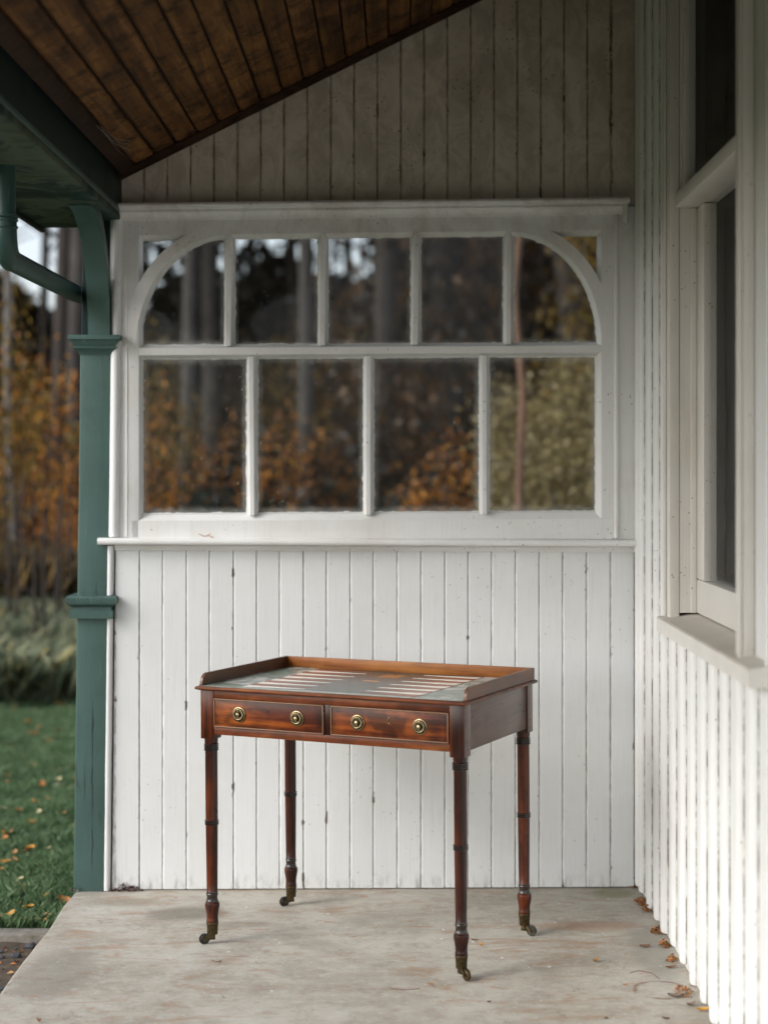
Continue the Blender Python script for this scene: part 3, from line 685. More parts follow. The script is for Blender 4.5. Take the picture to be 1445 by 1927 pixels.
# ------------------------------------------------------------------ house wall on the right
XR = .838
house = thing('house_wall', 'white board and batten house wall on the right with a tall sash window', 'wall', (XR, 3, 0))
by = [5.55 - .157 * i for i in range(0, 42)]
WY0, WY1 = 3.92, 4.86                              # window opening
def sb_mesh(w, h): 
    return MB().box(0, .02, -w / 2 + .0006, w / 2 - .0006, 0, h, .002).mesh('siding_board', M['siding'])
zr = 3.42
full = sb_mesh(.157, zr - .006); lowm = sb_mesh(.157, .963 - .006)
edges = [YW + .02, ] + by
for a, b in zip(edges, edges[1:]):
    w = a - b; ym = (a + b) / 2
    if b < 4.93 and a > 3.86:
        obj('siding_board', lowm if abs(w - .157) < .001 else sb_mesh(w, .957), house, Vector((XR, ym, .006)))
        # slices of board beside the casing
        if a > 4.93 + .002: obj('siding_board', sb_mesh(a - 4.93, zr - 1.0), house, Vector((XR, (a + 4.93) / 2, 1.0)))
        if b < 3.86 - .002: obj('siding_board', sb_mesh(3.86 - b, zr - 1.0), house, Vector((XR, (b + 3.86) / 2, 1.0)))
    else:
        obj('siding_board', full if abs(w - .157) < .001 else sb_mesh(w, zr - .006), house, Vector((XR, ym, .006)))
def bat_mesh(h, z0b=0):
    r = .020; dep = .0205; rings = []
    P = [(-r * math.cos(a), dep * math.sin(a) ** .75) for a in np.linspace(0, math.pi, 13)]
    lev = [(0, .80), (.004, .93), (.012, 1)] + [(h * i / 20, 1) for i in range(1, 21)]
    for z, s_ in lev:
        w = mnoise.noise(Vector((0, 0, z * 2.3 + z0b * 7))) * .0012
        rings.append([Vector((-d * s_, y * (.9 + .1 * s_) + w, z)) for y, d in P])
    return MB().loft(rings).mesh('batten', M['batten'], 50)
bm_full = [bat_mesh(zr - .02, i) for i in range(4)]; bm_low = [bat_mesh(.955 - .018, i) for i in range(4)]
for i, y in enumerate([5.63] + by):
    low = 3.70 < y < 4.95
    z0 = .012 + random.uniform(-.005, .007)
    obj('batten', (bm_low if low else bm_full)[i % 4], house, Vector((XR - .0005, y + random.uniform(-.008, .008), z0 + random.uniform(-.004, .010)))).scale = (random.uniform(.82, 1.08), random.uniform(.9, 1.12), .995)
# casing, sill, jambs
hw = obj('sash_window', MB().box(.808, XR - .001, WY1 + .0, WY1 + .074, 1.005, zr, .003).mesh('sash_window', M['joinery'], 40), house)
hw['label'] = 'tall white sash window of the house with a deep sill'
MB().box(.808, XR - .001, WY0 - .078, WY0, 1.005, zr, .003).build('casing', M['joinery'], hw, 40)
MB().box(.800, .808 - .0005, WY1 + .055, WY1 + .076, 1.005, zr, .002).build('casing_bead', M['joinery'], hw, 40)
MB().box(.800, .808 - .0005, WY0 - .080, WY0 - .058, 1.005, zr, .002).build('casing_bead', M['joinery'], hw, 40)
def sillm():
    P = [(.781, .962), (.781, 1.001), (.785, 1.005), (.905, 1.021), (.905, .985), (.84, .975), (.835, .962)]
    return MB().prism([Vector((x, 3.64, z)) for x, z in P], [Vector((x, 4.932, z)) for x, z in P]).mesh('deep_sill', M['sill'])
m_ = sillm(); m_.materials.append(M['joinery'])
for p in m_.polygons:
    if p.normal.z < .5: p.material_index = 1
obj('deep_sill', m_, hw)
MB().box(XR + .0, .885, WY1 - .0, WY1 + .02, 1.022, zr, .0).build('jamb', M['joinery'], hw)
MB().box(.868, .886, WY1 - .012, WY1 - .001, 1.022, 2.214, .002).build('stop_bead', M['joinery'], hw, 40)
MB().box(XR + .0, .885, WY0 - .02, WY0, 1.022, zr, .0).build('jamb', M['joinery'], hw)
# lower sash
def rail(y0, y1, z0, z1, x0=.8866, x1=.925, name='sash_rail', b=.004): return MB().box(x0, x1, y0, y1, z0, z1, b).build(name, M['joinery'], hw, 40)
rail(WY0 + .001, WY1 - .001, 1.022, 1.122, name='bottom_rail')
rail(WY1 - .115, WY1 - .001, 1.1225, 2.214, name='stile'); rail(WY0 + .001, WY0 + .07, 1.1225, 2.214, name='stile')
pm = MB().add([(.905, WY0 + .06, 1.11), (.905, WY1 - .10, 1.11), (.905, WY1 - .10, 2.25), (.905, WY0 + .06, 2.25)], [(0, 1, 2, 3)]).build('pane', M['glass_house'], hw)
# transom and upper light
MB().box(.822, .93, WY0 + .0005, WY1 - .0005, 2.216, 2.256, .002).build('transom', M['joinery'], hw, 40)
rail(WY1 - .03, WY1 - .001, 2.257, zr, .845, .88, 'upper_stile'); rail(WY0 + .001, WY0 + .03, 2.257, zr, .845, .88, 'upper_stile')
MB().add([(.86, WY0 + .02, 2.25), (.86, WY1 - .02, 2.25), (.86, WY1 - .02, zr), (.86, WY0 + .02, zr)], [(0, 1, 2, 3)]).build('upper_pane', M['glass_house'], hw)
# dim room behind, closed to the sky
rm = MB()
rm.box(2.9, 2.95, -1.3, 6.2, -.1, 3.6).box(XR + .021, 2.95, -1.35, -1.3, -.1, 3.6).box(XR + .021, 2.95, 6.2, 6.25, -.1, 3.6).box(XR + .021, 2.95, -1.3, 6.2, 3.43, 3.5).box(1.0, 2.95, -1.3, 6.2, -.1, 0)
rm.box(XR + .021, XR + .05, 4.93, 6.2, 0, 3.43).box(XR + .021, XR + .05, -1.3, 3.85, 0, 3.43).box(XR + .021, XR + .05, 3.85, 4.93, 0, .96)
rm.build('room_shell', M['room'], house)

# ------------------------------------------------------------------ the table
TC = Vector((-.0791, 5.0678, 0)); TH = rad(-25.914)
table = thing('games_table', 'mahogany writing table with backgammon top, gallery and brass casters', 'table', (TC.x, TC.y, SL * TC.x), local=True)
table.rotation_euler = (0, rad(-.42), TH)
LW, LD = .414, .243
def tp(name, mb, mat, sm=40, parent=table, loc=None): return mb.build(name, mat, parent, sm, loc)
# legs
ZB = .628
def leg_profile():
    p = [(.012, .066), (.0175, .0665), (.0180, .070), (.0185, .073)]
    p += [(.0172, .076), (.0178, .090), (.0205, .105), (.0222, .114), (.0226, .120), (.0215, .126), (.0188, .1285), (.0190, .1315), (.0178, .134), (.0166, .138), (.0165, .146)]
    p += [(.0182, .150), (.0184, .1530), (.0172, .1550), (.0178, .158), (.0165, .161)]
    p += [(.0170, .20), (.0178, .27), (.0184, .33), (.0187, .360)]
    for zc in (.3640, .3695, .3750): p += [(.0190, zc), (.0219, zc + .0012), (.0219, zc + .0030), (.0190, zc + .0042)]
    p += [(.0188, .383), (.0190, .45), (.0190, .52), (.0190, .586)]
    for zc in (.5900, .5957, .6014, .6071): p += [(.0192, zc), (.0229, zc + .0014), (.0229, zc + .0034), (.0192, zc + .0048)]
    p += [(.0202, .6135), (.0208, .621), (.0208, ZB)]
    return p
legm = MB().lathe(leg_profile(), n=36).mesh('leg', M['mahog_leg'], 35)
# rings in a darker, polished colour
legm.materials.append(M['ebony'])
for p in legm.polygons:
    z = p.center.z
    if .1275 < z < .1615 or .3635 < z < .3795 or .5895 < z < .6125: p.material_index = 1
blockm = MB().box(-.0225, .0225, -.0225, .0225, ZB, .776, .0015).mesh('corner_block', M['mahog_leg'], 40)
ferm = MB().lathe([(.0155, .030), (.0160, .031), (.0172, .058), (.0182, .060), (.0186, .064), (.0182, .0675), (.0165, .068)], n=32).mesh('ferrule', M['brass_dark'], 35)
hornm = MB()
for s_ in (-1, 1):        # two cheeks of the horn sweeping from the plate down to the axle
    rings = []
    for i in range(9):
        t = i / 8; x = .004 + t * .021; z = .0285 - t * .0135 + .004 * math.sin(t * math.pi); h = .0085 - .0045 * t
        rings.append([Vector((x, s_ * .0062, z - h)), Vector((x, s_ * .0092, z - h)), Vector((x, s_ * .0092, z + h)), Vector((x, s_ * .0062, z + h))])
    hornm.loft(rings)
hornm.box(-.008, .010, -.0092, .0092, .014, .0305, .0015); hornm.lathe([(.0034, -.0105), (.0034, .0105)], (.0245, 0, .0152), 12, 'y')
hornm = hornm.mesh('horn', M['brass_dark'], 40)
whm = MB().lathe([(.004, -.0052), (.0105, -.0056), (.0120, -.0040), (.0140, -.0048), (.0160, -.0042), (.0166, 0), (.0160, .0042), (.0140, .0048), (.0120, .0040), (.0105, .0056), (.004, .0052)], (.0245, 0, .0163), 32, 'y').mesh('wheel', M['iron'], 40)
whb = whm.copy(); whb.materials.clear(); whb.materials.append(M['brass_dark'])
dirs = {(-1, -1): 191, (1, -1): 303, (1, 1): 328, (-1, 1): 204}
for (a, b), ang in dirs.items():
    L = obj('leg', legm, table, Vector((a * LW, b * LD, 0)))
    obj('corner_block', blockm, table, Vector((a * LW, b * LD, 0)))
    obj('ferrule', ferm, L, Vector((0, 0, 0)))
    h = obj('horn', hornm, L, Vector((0, 0, 0))); w = obj('wheel', whb if (a, b) == (1, -1) else whm, L, Vector((0, 0, 0)))
    for q in (h, w): q.rotation_euler = (0, 0, rad(ang) - TH)
# aprons and rails
A0 = LW - .0225; ZT = .776
fy = -LD - .0225
mb = MB().box(-A0 + .0003, A0 - .0003, fy + .0015, fy + .020, .643, .6655, .001); tp('front_rail', mb, M['mahog_rail'])
mb = MB().box(-A0 + .0003, A0 - .0003, fy + .0015, fy + .020, .754, ZT, .001); tp('top_rail', mb, M['mahog_rail'])
mb = MB().box(-.0105, .0105, fy + .002, fy + .020, .6658, .7537, .0008); tp('drawer_divider', mb, M['mahog_leg'])
mb = MB().box(-A0, A0, LD + .002, LD + .020, .643, ZT, .001); tp('back_apron', mb, M['mahog_rail'])
for s_ in (-1, 1):
    x = s_ * (LW + .0205)
    mb = MB().box(min(x, x - s_ * .018), max(x, x - s_ * .018), -LD + .0228, LD - .0228, .643, ZT, .001)
    o = tp('side_apron', mb, M['mahog_side'])
    xo = s_ * (LW + .0225)
    for b in (-1, 1):        # outer block faces: faded wood with the wall's reflection painted in
        mb = MB().box(min(xo + s_ * .0002, xo + s_ * .0012), max(xo + s_ * .0002, xo + s_ * .0012), b * LD - .0215, b * LD + .0215, ZB + .001, ZT - .001, .0004); tp('block_side_face', mb, M['mahog_side'])
mb = MB().box(-A0, A0, -LD, LD, .66, .664); tp('dust_board', mb, M['cavity'])
# small worm holes and pegs on the side
for b, z in ((-.20, .735), (.165, .722), (.19, .70), (.243, .668), (-.243, .65), (.02, .745)):
    tp('peg_hole', MB().lathe([(.0016, 0), (.0016, .0012)], (LW + .0206 if abs(b) < .22 else LW + .0236, b, z), 8, 'x'), M['keydark'])
# drawers
def handle(parent, a, z):
    y = fy - .0012
    prof = [(.0008, .0), (.0215, 0), (.0226, -.0012), (.0222, -.0030), (.0200, -.0038), (.0182, -.0020), (.0125, -.0020), (.0115, -.0034), (.0098, -.0034), (.0088, -.0022), (.0055, -.0024), (.0052, -.0060), (.0066, -.0085), (.0058, -.0112), (.0030, -.0128), (.0005, -.0130)]
    bp = tp('backplate', MB().lathe(prof, (a, y, z), 40, 'y'), M['brass'], 30, parent); bp.data.materials.append(M['brass_recess'])
    for q in bp.data.polygons:
        rr = math.hypot(q.center.x - a, q.center.z - z)
        if .0118 < rr < .0192 or .0050 < rr < .0092: q.material_index = 1
    R = [];  n = 32
    for i in range(n):
        t = 2 * math.pi * i / n; R.append((a + .0152 * math.sin(t), y - .0052 - .0015 * (1 - math.cos(t)) * .5, z + .0004 + .0152 * math.cos(t)))
    R.append(R[0]); R.append(R[1])
    tp('ring_pull', MB().tube(R, .0019, 10, False), M['brass'], 60, parent)
    tp('ring_lug', MB().lathe([(.0005, -.0005), (.0036, -.001), (.0040, -.006), (.0030, -.009), (.0005, -.0095)], (a, y, z + .0148), 16, 'y'), M['brass'], 40, parent)
for a0, a1, key in ((-.3885, -.0125, 0), (.0125, .3885, 1)):
    zc0, zc1 = .6675, .7525
    d = tp('drawer', MB().box(a0, a1, fy - .0006, fy + .016, zc0, zc1, .0008), M['mahog'])
    cb = MB(); w = .0028; yb0, yb1 = fy - .0032, fy + .012
    cb.box(a0, a1, yb0, yb1, zc1 - w, zc1 + .0005, .0007).box(a0, a1, yb0, yb1, zc0 - .0005, zc0 + w, .0007).box(a0 - .0004, a0 + w, yb0 + .0002, yb1, zc0, zc1, .0007).box(a1 - w, a1 + .0004, yb0 + .0002, yb1, zc0, zc1, .0007)
    tp('cock_beading', cb, M['string'], 40, d)
    for fr_ in (.236, .766): handle(d, a0 + (a1 - a0) * fr_, (zc0 + zc1) / 2 - .001)
    am = (a0 + a1) / 2 + .001; zk = .721
    kh = MB().lathe([(.0003, -.0004), (.0027, -.0004), (.0027, .002)], (am, fy - .0006, zk + .003), 14, 'y').box(am - .0013, am + .0013, fy - .0011, fy + .001, zk - .006, zk + .003)
    tp('keyhole', kh, M['keydark'], 40, d)
    if key:
        pts = []; n = 30
        for i in range(n + 2):
            t = 2 * math.pi * i / n; r = .0042 if math.cos(t) > -.2 else .0034
            pts.append((am + r * math.sin(t), fy - .0008, zk - .0008 + (.0085 * math.cos(t))))
        tp('escutcheon', MB().tube(pts, .0009, 8, False), M['brass'], 60, d)
# top with moulded edge
EX, EY = LW + .0345, LD + .0345
rings = []
for o, z in ((-.012, .7762), (-.006, .7764), (-.0045, .7785), (0, .7790), (.0012, .7815), (.0010, .7850), (-.001, .7875), (-.0035, .7882), (-.006, .7890)):
    x, y = EX + o, EY + o; rings.append([Vector(p) for p in ((-x, -y, z), (x, -y, z), (x, y, z), (-x, y, z))])
top = tp('tabletop', MB().loft(rings), M['mahog_rail'], 25)
# gallery
GH = .036; ga = EX - .0135; zt = .7892; gb = EY - .008
tp('back_gallery', MB().box(-ga + .0005, ga - .0005, gb - .008, gb, zt, zt + GH, .0018), M['mahog_gal'])
for s_ in (-1, 1):
    b0 = -EY + .012; P = [(b0, zt)]
    for i in range(9): t = math.pi / 2 * i / 8; P.append((b0 + .004 + .032 * (1 - math.cos(t)), zt + .004 + (GH - .004) * math.sin(t)))
    P += [(gb + .0004, zt + GH), (gb + .0004, zt)]
    xo, xi = s_ * (ga + .0075), s_ * (ga - .0015)
    mb = MB().prism([Vector((xo, y, z)) for y, z in P], [Vector((xi, y, z)) for y, z in P])
    m_ = mb.mesh('side_gallery', M['mahog_galy'], 20)
    obj('side_gallery', m_, table)
# playing surface
def topm(name, base, alt, sc=30, amt=.5, rough=.22):
    t = NT(name); P = t.ob(); n = t.noise(P, sc, 5, .65, .8)
    col = t.mix(t.math('MULTIPLY', t.ss(n, .42, .66), amt), base, alt)
    return t.bsdf(col, rough, t.noise(P, 160, 3), .08, .0004, Specular_IOR_Level=.3)
m_slate = topm('slate_painted_field', (.045, .060, .056), (.085, .10, .094), 9, .6)
m_panel = topm('marbled_green_panel', (.20, .25, .205), (.58, .60, .58), 8, .95)
m_cream = topm('cream_point', (.85, .83, .76), (.75, .72, .64), 40)
m_terra = topm('terracotta_point', (.34, .095, .040), (.24, .07, .03), 40)
m_line = NT('black_line').bsdf((.015, .016, .015), .3)
m_strip = topm('painted_front_reflection', (.30, .33, .30), (.40, .42, .39), 16)  # pale reflection along the front edge, painted as a colour
m_orange = topm('orange_emblem', (.62, .27, .08), (.50, .20, .06), 60)
z1 = .7895
def flat(name, P, z, mat, th=.0008):
    return tp(name, MB().prism([Vector((x, y, z - th)) for x, y in P], [Vector((x, y, z)) for x, y in P]), mat, None, top)
bi, bf = gb - .0085, -EY + .008
xa, xb = -.305, .279; yb_, yf_ = .244, -.238
flat('playing_field', [(xa, yf_), (xb, yf_), (xb, yb_), (xa, yb_)], z1 + .0004, m_slate)
flat('marbled_panel', [(-ga + .002, bf), (xa - .002, bf), (xa - .002, bi), (-ga + .002, bi)], z1 + .0004, m_panel)
flat('marbled_panel', [(xb + .002, bf), (ga - .002, bf), (ga - .002, bi), (xb + .002, bi)], z1 + .0004, m_panel)
flat('front_reflection', [(xa - .0015, bf), (xb + .0015, bf), (xb + .0015, yf_ - .0015), (xa - .0015, yf_ - .0015)], z1 + .0004, m_strip)
flat('back_strip', [(xa - .0015, yb_ + .0015), (xb + .0015, yb_ + .0015), (xb + .0015, bi), (xa - .0015, bi)], z1 + .0004, m_slate)
for x in (xa, xb): flat('border_line', [(x - .0018, yf_ - .02), (x + .0012, yf_ - .02), (x + .0012, bi), (x - .0018, bi)], z1 + .0008, m_line)
pitch = (yb_ - yf_) / 12
for i in range(12):
    y0 = yb_ - pitch * (i + 1); y1 = y0 + pitch; 
    for side, x0, tip in ((0, xa + .0016, xa + .205), (1, xb - .0022, xb - .195)):
        mat = (m_terra, m_cream)[(i + (0 if side == 0 else 1)) % 2]
        flat('point', [(x0, y0 + .0004), (tip, (y0 + y1) / 2), (x0, y1 - .0004)], z1 + .0009, mat)
# small printed emblem: a comb of slanting strokes and a short dash
for i in range(6):
    x = -.030 + i * .0115
    flat('emblem_stroke', [(x, .128), (x + .0075, .128), (x + .0075 + .004, .186 + .006 * (i % 2)), (x + .004, .186 + .006 * (i % 2))], z1 + .001, m_orange)
flat('emblem_dash', [(-.032, .026), (.022, .024), (.020, .034), (-.030, .037)], z1 + .001, m_orange)

# ------------------------------------------------------------------ fallen leaves on the porch
def leafmesh(name, L, W, curl, seed, mat, lobes=0):
    rs = random.Random(seed); n = 9; V = []; Fc = []
    for i in range(n):
        t = i / (n - 1); w = W / 2 * (math.sin(math.pi * min(1, t * .96 + .02)) ** .75) * (1 + (.25 * math.sin(t * math.pi * lobes) if lobes else 0))
        x = (t - .5) * L; lift = curl * (4 * (t - .5) ** 2) + rs.uniform(0, .0006)
        for s_ in (-1, -.5, 0, .5, 1):
            V.append((x, w * s_, .0012 + lift + abs(s_) * curl * .9 + rs.uniform(0, .0008)))
    for i in range(n - 1):
        for j in range(4): Fc.append((i * 5 + j, i * 5 + j + 1, (i + 1) * 5 + j + 1, (i + 1) * 5 + j))
    k = len(V); V += [(L / 2 - .002, -.0006, .0015), (L / 2 - .002, .0006, .0015), (L / 2 + L * .25, 0, .003)]; Fc.append((k, k + 1, k + 2))
    return mesh(name, V, Fc, mat, 50)
def dryleaf(name, a, b):
    t = NT(name); P = t.ob(); n = t.noise(P, 120, 4)
    col = t.mix(n, a, b); d = t.n('BsdfPrincipled'); t.set(d.inputs['Base Color'], col); d.inputs['Roughness'].default_value = .6
    t.t.links.new(d.outputs[0], t.out.inputs[0]); return t.m
DL = {'yellow': dryleaf('leaf_yellow', (.62, .33, .05), (.45, .20, .03)), 'tan': dryleaf('leaf_tan', (.42, .24, .09), (.28, .14, .05)), 'brown': dryleaf('leaf_brown', (.24, .10, .045), (.13, .055, .03)),
      'red': dryleaf('leaf_dark_red', (.10, .022, .014), (.05, .014, .010)), 'grey': dryleaf('leaf_grey_brown', (.24, .18, .14), (.15, .11, .085)), 'orange': dryleaf('leaf_orange', (.50, .20, .04), (.34, .12, .03))}
leaves = [
 (1213, 1785, .034, .022, 'brown', 10, 'flat oval brown leaf lying nearest the middle of the house wall'),
 (1120, 1813, .024, .016, 'tan', 40, 'small tan curled leaf alone on the concrete right of the front caster'),
 (1264, 1810, .026, .016, 'yellow', -20, 'bright yellow leaf tucked against a batten foot'),
 (1262, 1825, .034, .015, 'brown', 15, 'pinkish brown leaf lying just in front of the bright yellow one'),
 (1322, 1907, .036, .022, 'yellow', 5, 'largest yellow leaf at the foot of the house wall by the picture edge'),
 (1252, 1922, .020, .012, 'red', -25, 'dark red leaf scrap at the bottom edge right of the pot ring'),
 (920, 1889, .012, .010, 'red', 10, 'tiny dark red scrap on the concrete below the front right caster'),
 (1270, 1880, .042, .022, 'grey', 0, 'grey brown curled leaf between the pot ring and the wall'),
 (1300, 1897, .030, .020, 'grey', 30, 'pale grey crumpled leaf close to the lowest batten feet'),
 (1176, 1858, .014, .009, 'orange', 10, 'small orange brown scrap left of the pot ring'),
 (893, 1772, .022, .010, 'brown', -5, 'reddish brown leaf scrap just right of the front right leg'),
 (905, 1782, .016, .010, 'yellow', 20, 'small yellow leaf scrap beside the reddish one by the front right leg'),
 (74, 1920, .013, .012, 'tan', 0, 'tiny tan leaf scrap near the slab edge at bottom left'),
 (810, 1855, .016, .010, 'orange', 0, 'orange leaf flake on the concrete left of the front right caster'),
 (1140, 1921, .010, .010, 'red', 0, 'near black leaf crumb at the bottom edge between table and wall'),
]
for i, (x, y, L, W, c, r, lab) in enumerate(leaves):
    p = fl(x, y, 0); p.z = SL * p.x + .0005
    o = obj('fallen_leaf', leafmesh('fallen_leaf', L, W, .006 if c in ('grey', 'tan', 'yellow') else .003, i, DL[c]), None, p); o.rotation_euler = (0, 0, rad(r)); tag(o, lab, 'leaf')
# drifts of litter caught against the wall foot
def litter(name, cx, cy, rx, ry, n, label, hmax=.02, mats=('brown', 'tan', 'orange')):
    V = []; Fc = []; mi = []
    for i in range(n):
        a = random.uniform(0, 6.28); q = random.random() ** .6
        x, y = cx + rx * q * math.cos(a), cy + ry * q * math.sin(a); x = min(x, XR - .004)
        z = SL * x + random.uniform(.002, hmax * (1 - q) + .004); L = random.uniform(.005, .016); W = L * random.uniform(.3, .8)
        M_ = Euler((random.uniform(-.7, .7), random.uniform(-.7, .7), random.uniform(0, 6.28))).to_matrix(); k0 = len(V)
        for u, v, w in ((-L, 0, 0), (0, -W, .002), (L, 0, 0), (0, W, .002)): V.append(tuple(Vector((x, y, z)) + M_ @ Vector((u * .5, v * .5, w))))
        Fc.append((k0, k0 + 1, k0 + 2, k0 + 3)); mi.append(random.randrange(len(mats)))
    o = obj(name, mesh(name, V, Fc, mats=[DL[c] for c in mats], midx=mi)); return tag(o, label, 'leaf litter', kind='stuff')
for x, y, rx, ry, n, lab in ((1192, 1668, .018, .05, 130, 'rusty leaf litter piled in the corner where both walls meet'), (1206, 1702, .020, .05, 130, 'brown leaf litter at the second batten foot from the corner'),
    (1217, 1716, .015, .03, 60, 'thin brown litter at the third batten foot from the corner'), (1238, 1757, .022, .035, 130, 'orange leaf pile at the foot of the house wall behind the oval leaf'), (1250, 1783, .016, .025, 90, 'small rusty leaf clump beside the oval leaf'),
    (1266, 1812, .018, .03, 50, 'thin litter round the bright yellow leaf'), (1285, 1872, .03, .05, 60, 'twiggy litter on the pot ring near the wall')):
    p = fl(x, y); litter('leaf_litter', min(p.x, XR - .02), p.y, rx, ry, n, lab)
for x, y, rx, ry, n, lab in ((240, 1673, .06, .012, 150, 'dark mossy crumbs at the foot of the first white boards'), (150, 1674, .03, .01, 40, 'brown crumbs at the foot of the green post')):
    p = fl(x, y); litter('moss_crumbs', p.x, YW - .010, rx, ry, n, lab, .03, ('red', 'grey', 'red'))
# twigs
for pts_, lab in ((((398, 1806), (408, 1809), (417, 1807), (412, 1811)), 'tiny curled twig on the concrete below the front left caster'), (((1185, 1834), (1200, 1830), (1226, 1835), (1240, 1846)), 'thin bent stalk lying beside the pot ring'), (((735, 1862), (755, 1864), (790, 1862)), 'dry straw lying in front of the table')):
    P = []
    for x, y in pts_: q = fl(x, y); P.append((q.x, q.y, SL * q.x + .002))
    tag(MB().tube(P, .0009, 6).build('twig', DL['brown']), lab, 'twig')
P = [wv(x, y, YW - .030) for x, y in ((376, 1004), (386, 1008), (396, 1007), (404, 1011))]
tag(MB().tube(P, .0014, 6).tube([wv(388, 1009, YW - .03), wv(398, 1003, YW - .02)], .0010, 5).build('seed_scrap', DL['tan']), 'dry tan seed scrap caught on the window sill near its left end', 'plant scrap')
# wisp of cobweb under the ceiling trim
cw = MB()
for i in range(9):
    a = Vector((-.885, 4.95, 2.470)) + Vector((random.uniform(-.01, .01), random.uniform(-.05, .05), .0)); b = Vector((-.80, 4.98, 2.40 + random.uniform(-.02, .07))); 
    cw.tube([a, a.lerp(b, .5) + Vector((0, 0, -.015)), b], .00022, 4)
webm = NT('cobweb_silk').bsdf((.5, .45, .4), .6)
tag(cw.build('cobweb', webm), 'wisp of cobweb hanging from the ceiling trim near the green beam', 'cobweb')

# ------------------------------------------------------------------ soil bed: stones
def rock(r, seed):
    bm = bmesh.new(); bmesh.ops.create_icosphere(bm, subdivisions=2, radius=1)
    for v in bm.verts:
        n = v.co.normalized(); v.co = Vector((n.x * r, n.y * r * .8, n.z * r * .55)) * (1 + .3 * mnoise.noise(n * 1.6 + Vector((seed * 5, 0, 0))))
    m = bpy.data.meshes.new('stone'); bm.to_mesh(m); bm.free(); m.materials.append(M['stone']); return m
for i, (x, y, r, lab) in enumerate(((58, 1783, .019, 'blue grey stone in the soil closest to the slab edge'), (30, 1801, .017, 'black stone in the soil below the grey one'), (2, 1803, .012, 'dark stone in the soil cut by the left picture edge'), (3, 1792, .009, 'small dark stone at the left picture edge'),
    (30, 1787, .006, 'pebble between the kerb and the black stone'), (18, 1776, .005, 'pale pebble under the kerb'), (5, 1862, .010, 'stone low in the bed beside the slab'), (62, 1775, .006, 'small stone touching the blue grey one'))):
    p = fl(x, y, -.145); o = obj('stone', rock(r, i), None, p + Vector((0, 0, r * .3))); tag(o, lab, 'stone')
V = []; Fc = []; mi = []
for i in range(900):
    x = random.uniform(-1.9, -1.11); y = random.uniform(3.6, 5.52); z = -.142; L = random.uniform(.004, .014); k0 = len(V)
    M_ = Euler((random.uniform(-.6, .6), random.uniform(-.6, .6), random.uniform(0, 6.28))).to_matrix()
    for u, v, w in ((-L, 0, 0), (0, -L * .5, .003), (L, 0, 0), (0, L * .5, .003)): V.append(tuple(Vector((x, y, z)) + M_ @ Vector((u, v, w))))
    Fc.append((k0, k0 + 1, k0 + 2, k0 + 3)); mi.append(random.choice((0, 0, 1, 2, 3)))
tag(obj('bed_litter', mesh('bed_litter', V, Fc, mats=[DL['brown'], DL['orange'], DL['tan'], DL['red']], midx=mi)), 'scraps of leaf and twig strewn over the soil bed', 'leaf litter', kind='stuff')

# ------------------------------------------------------------------ lawn grass
def grass():
    def field(n, fx, y0, y1, h):
        Y = RNG.uniform(y0, y1, n); x0, x1 = fx(Y); X = RNG.uniform(0, 1, n) * (x1 - x0) + x0
        return X, Y, RNG.uniform(h * .5, h * 1.15, n)
    A = field(95000, lambda Y: (-.245 * Y - .25, -.15 * Y + .0), 5.63, 11.4, .045)
    B = field(80000, lambda Y: (np.full_like(Y, -4.5), np.full_like(Y, 2.0)), 5.63, 11.4, .045)
    X = np.concatenate([A[0], B[0]]); Y = np.concatenate([A[1], B[1]]); H = np.concatenate([A[2], B[2]]); n = len(X)
    H = H * (1 + .45 * np.sin(X * 9 + 2 * np.sin(Y * 5)) * np.sin(Y * 7.3 + 1.5 * np.sin(X * 6)))
    a = RNG.uniform(0, 2 * np.pi, n); w = RNG.uniform(.0012, .0028, n); lx, ly = RNG.normal(0, .45, n) * H, RNG.normal(0, .45, n) * H
    z = np.full(n, ZL - .004); ca, sa = np.cos(a) * w, np.sin(a) * w
    V = np.stack([np.stack([X - ca, Y - sa, z], 1), np.stack([X + ca, Y + sa, z], 1), np.stack([X + lx * .4 + ca * .8, Y + ly * .4 + sa * .8, z + H * .6], 1), np.stack([X + lx, Y + ly, z + H], 1)], 1).reshape(-1, 3)
    Fc = np.arange(n * 4).reshape(n, 4)
    return npmesh('lawn_grass', V, Fc, M['grass'])
tag(obj('lawn_grass', grass()), 'short mown grass beyond the green post', 'grass', kind='stuff')
gm = [leafmesh('lawn_leaf', .05, .04, .008, 50 + i, DL[c], 3) for i, c in enumerate(('yellow', 'tan', 'orange', 'yellow', 'tan'))]
pale = dryleaf('leaf_pale_cream', (.66, .56, .33), (.52, .42, .24)); gm.append(leafmesh('lawn_leaf', .045, .035, .006, 60, pale, 3)); gm.append(gm[-1])
for i in range(250):
    Y = 5.68 + 5.4 * random.random() ** 1.3; X = random.uniform(-.245 * Y - .15, -.16 * Y)
    if i >= 170: X = random.uniform(-4.6, -.2 * Y)
    if i < 14: Y = 5.64 + random.random() * .05; X = random.uniform(-1.5, -1.15)
    q_ = random.randrange(7); o = obj('lawn_leaf', gm[q_], None, Vector((X, Y, ZL + random.uniform(.012, .036)))); o.rotation_euler = (random.uniform(-.5, .5), random.uniform(-.5, .5), random.uniform(0, 6.28)); s_ = random.uniform(.5, .95); o.scale = (s_, s_, s_)
    cn_ = ('yellow', 'tan', 'orange', 'yellow', 'tan', 'pale cream', 'pale cream')[q_]; tag(o, f'{cn_} autumn leaf fallen on the grass beyond the green post', 'leaf', f'{cn_} leaves scattered on the lawn')

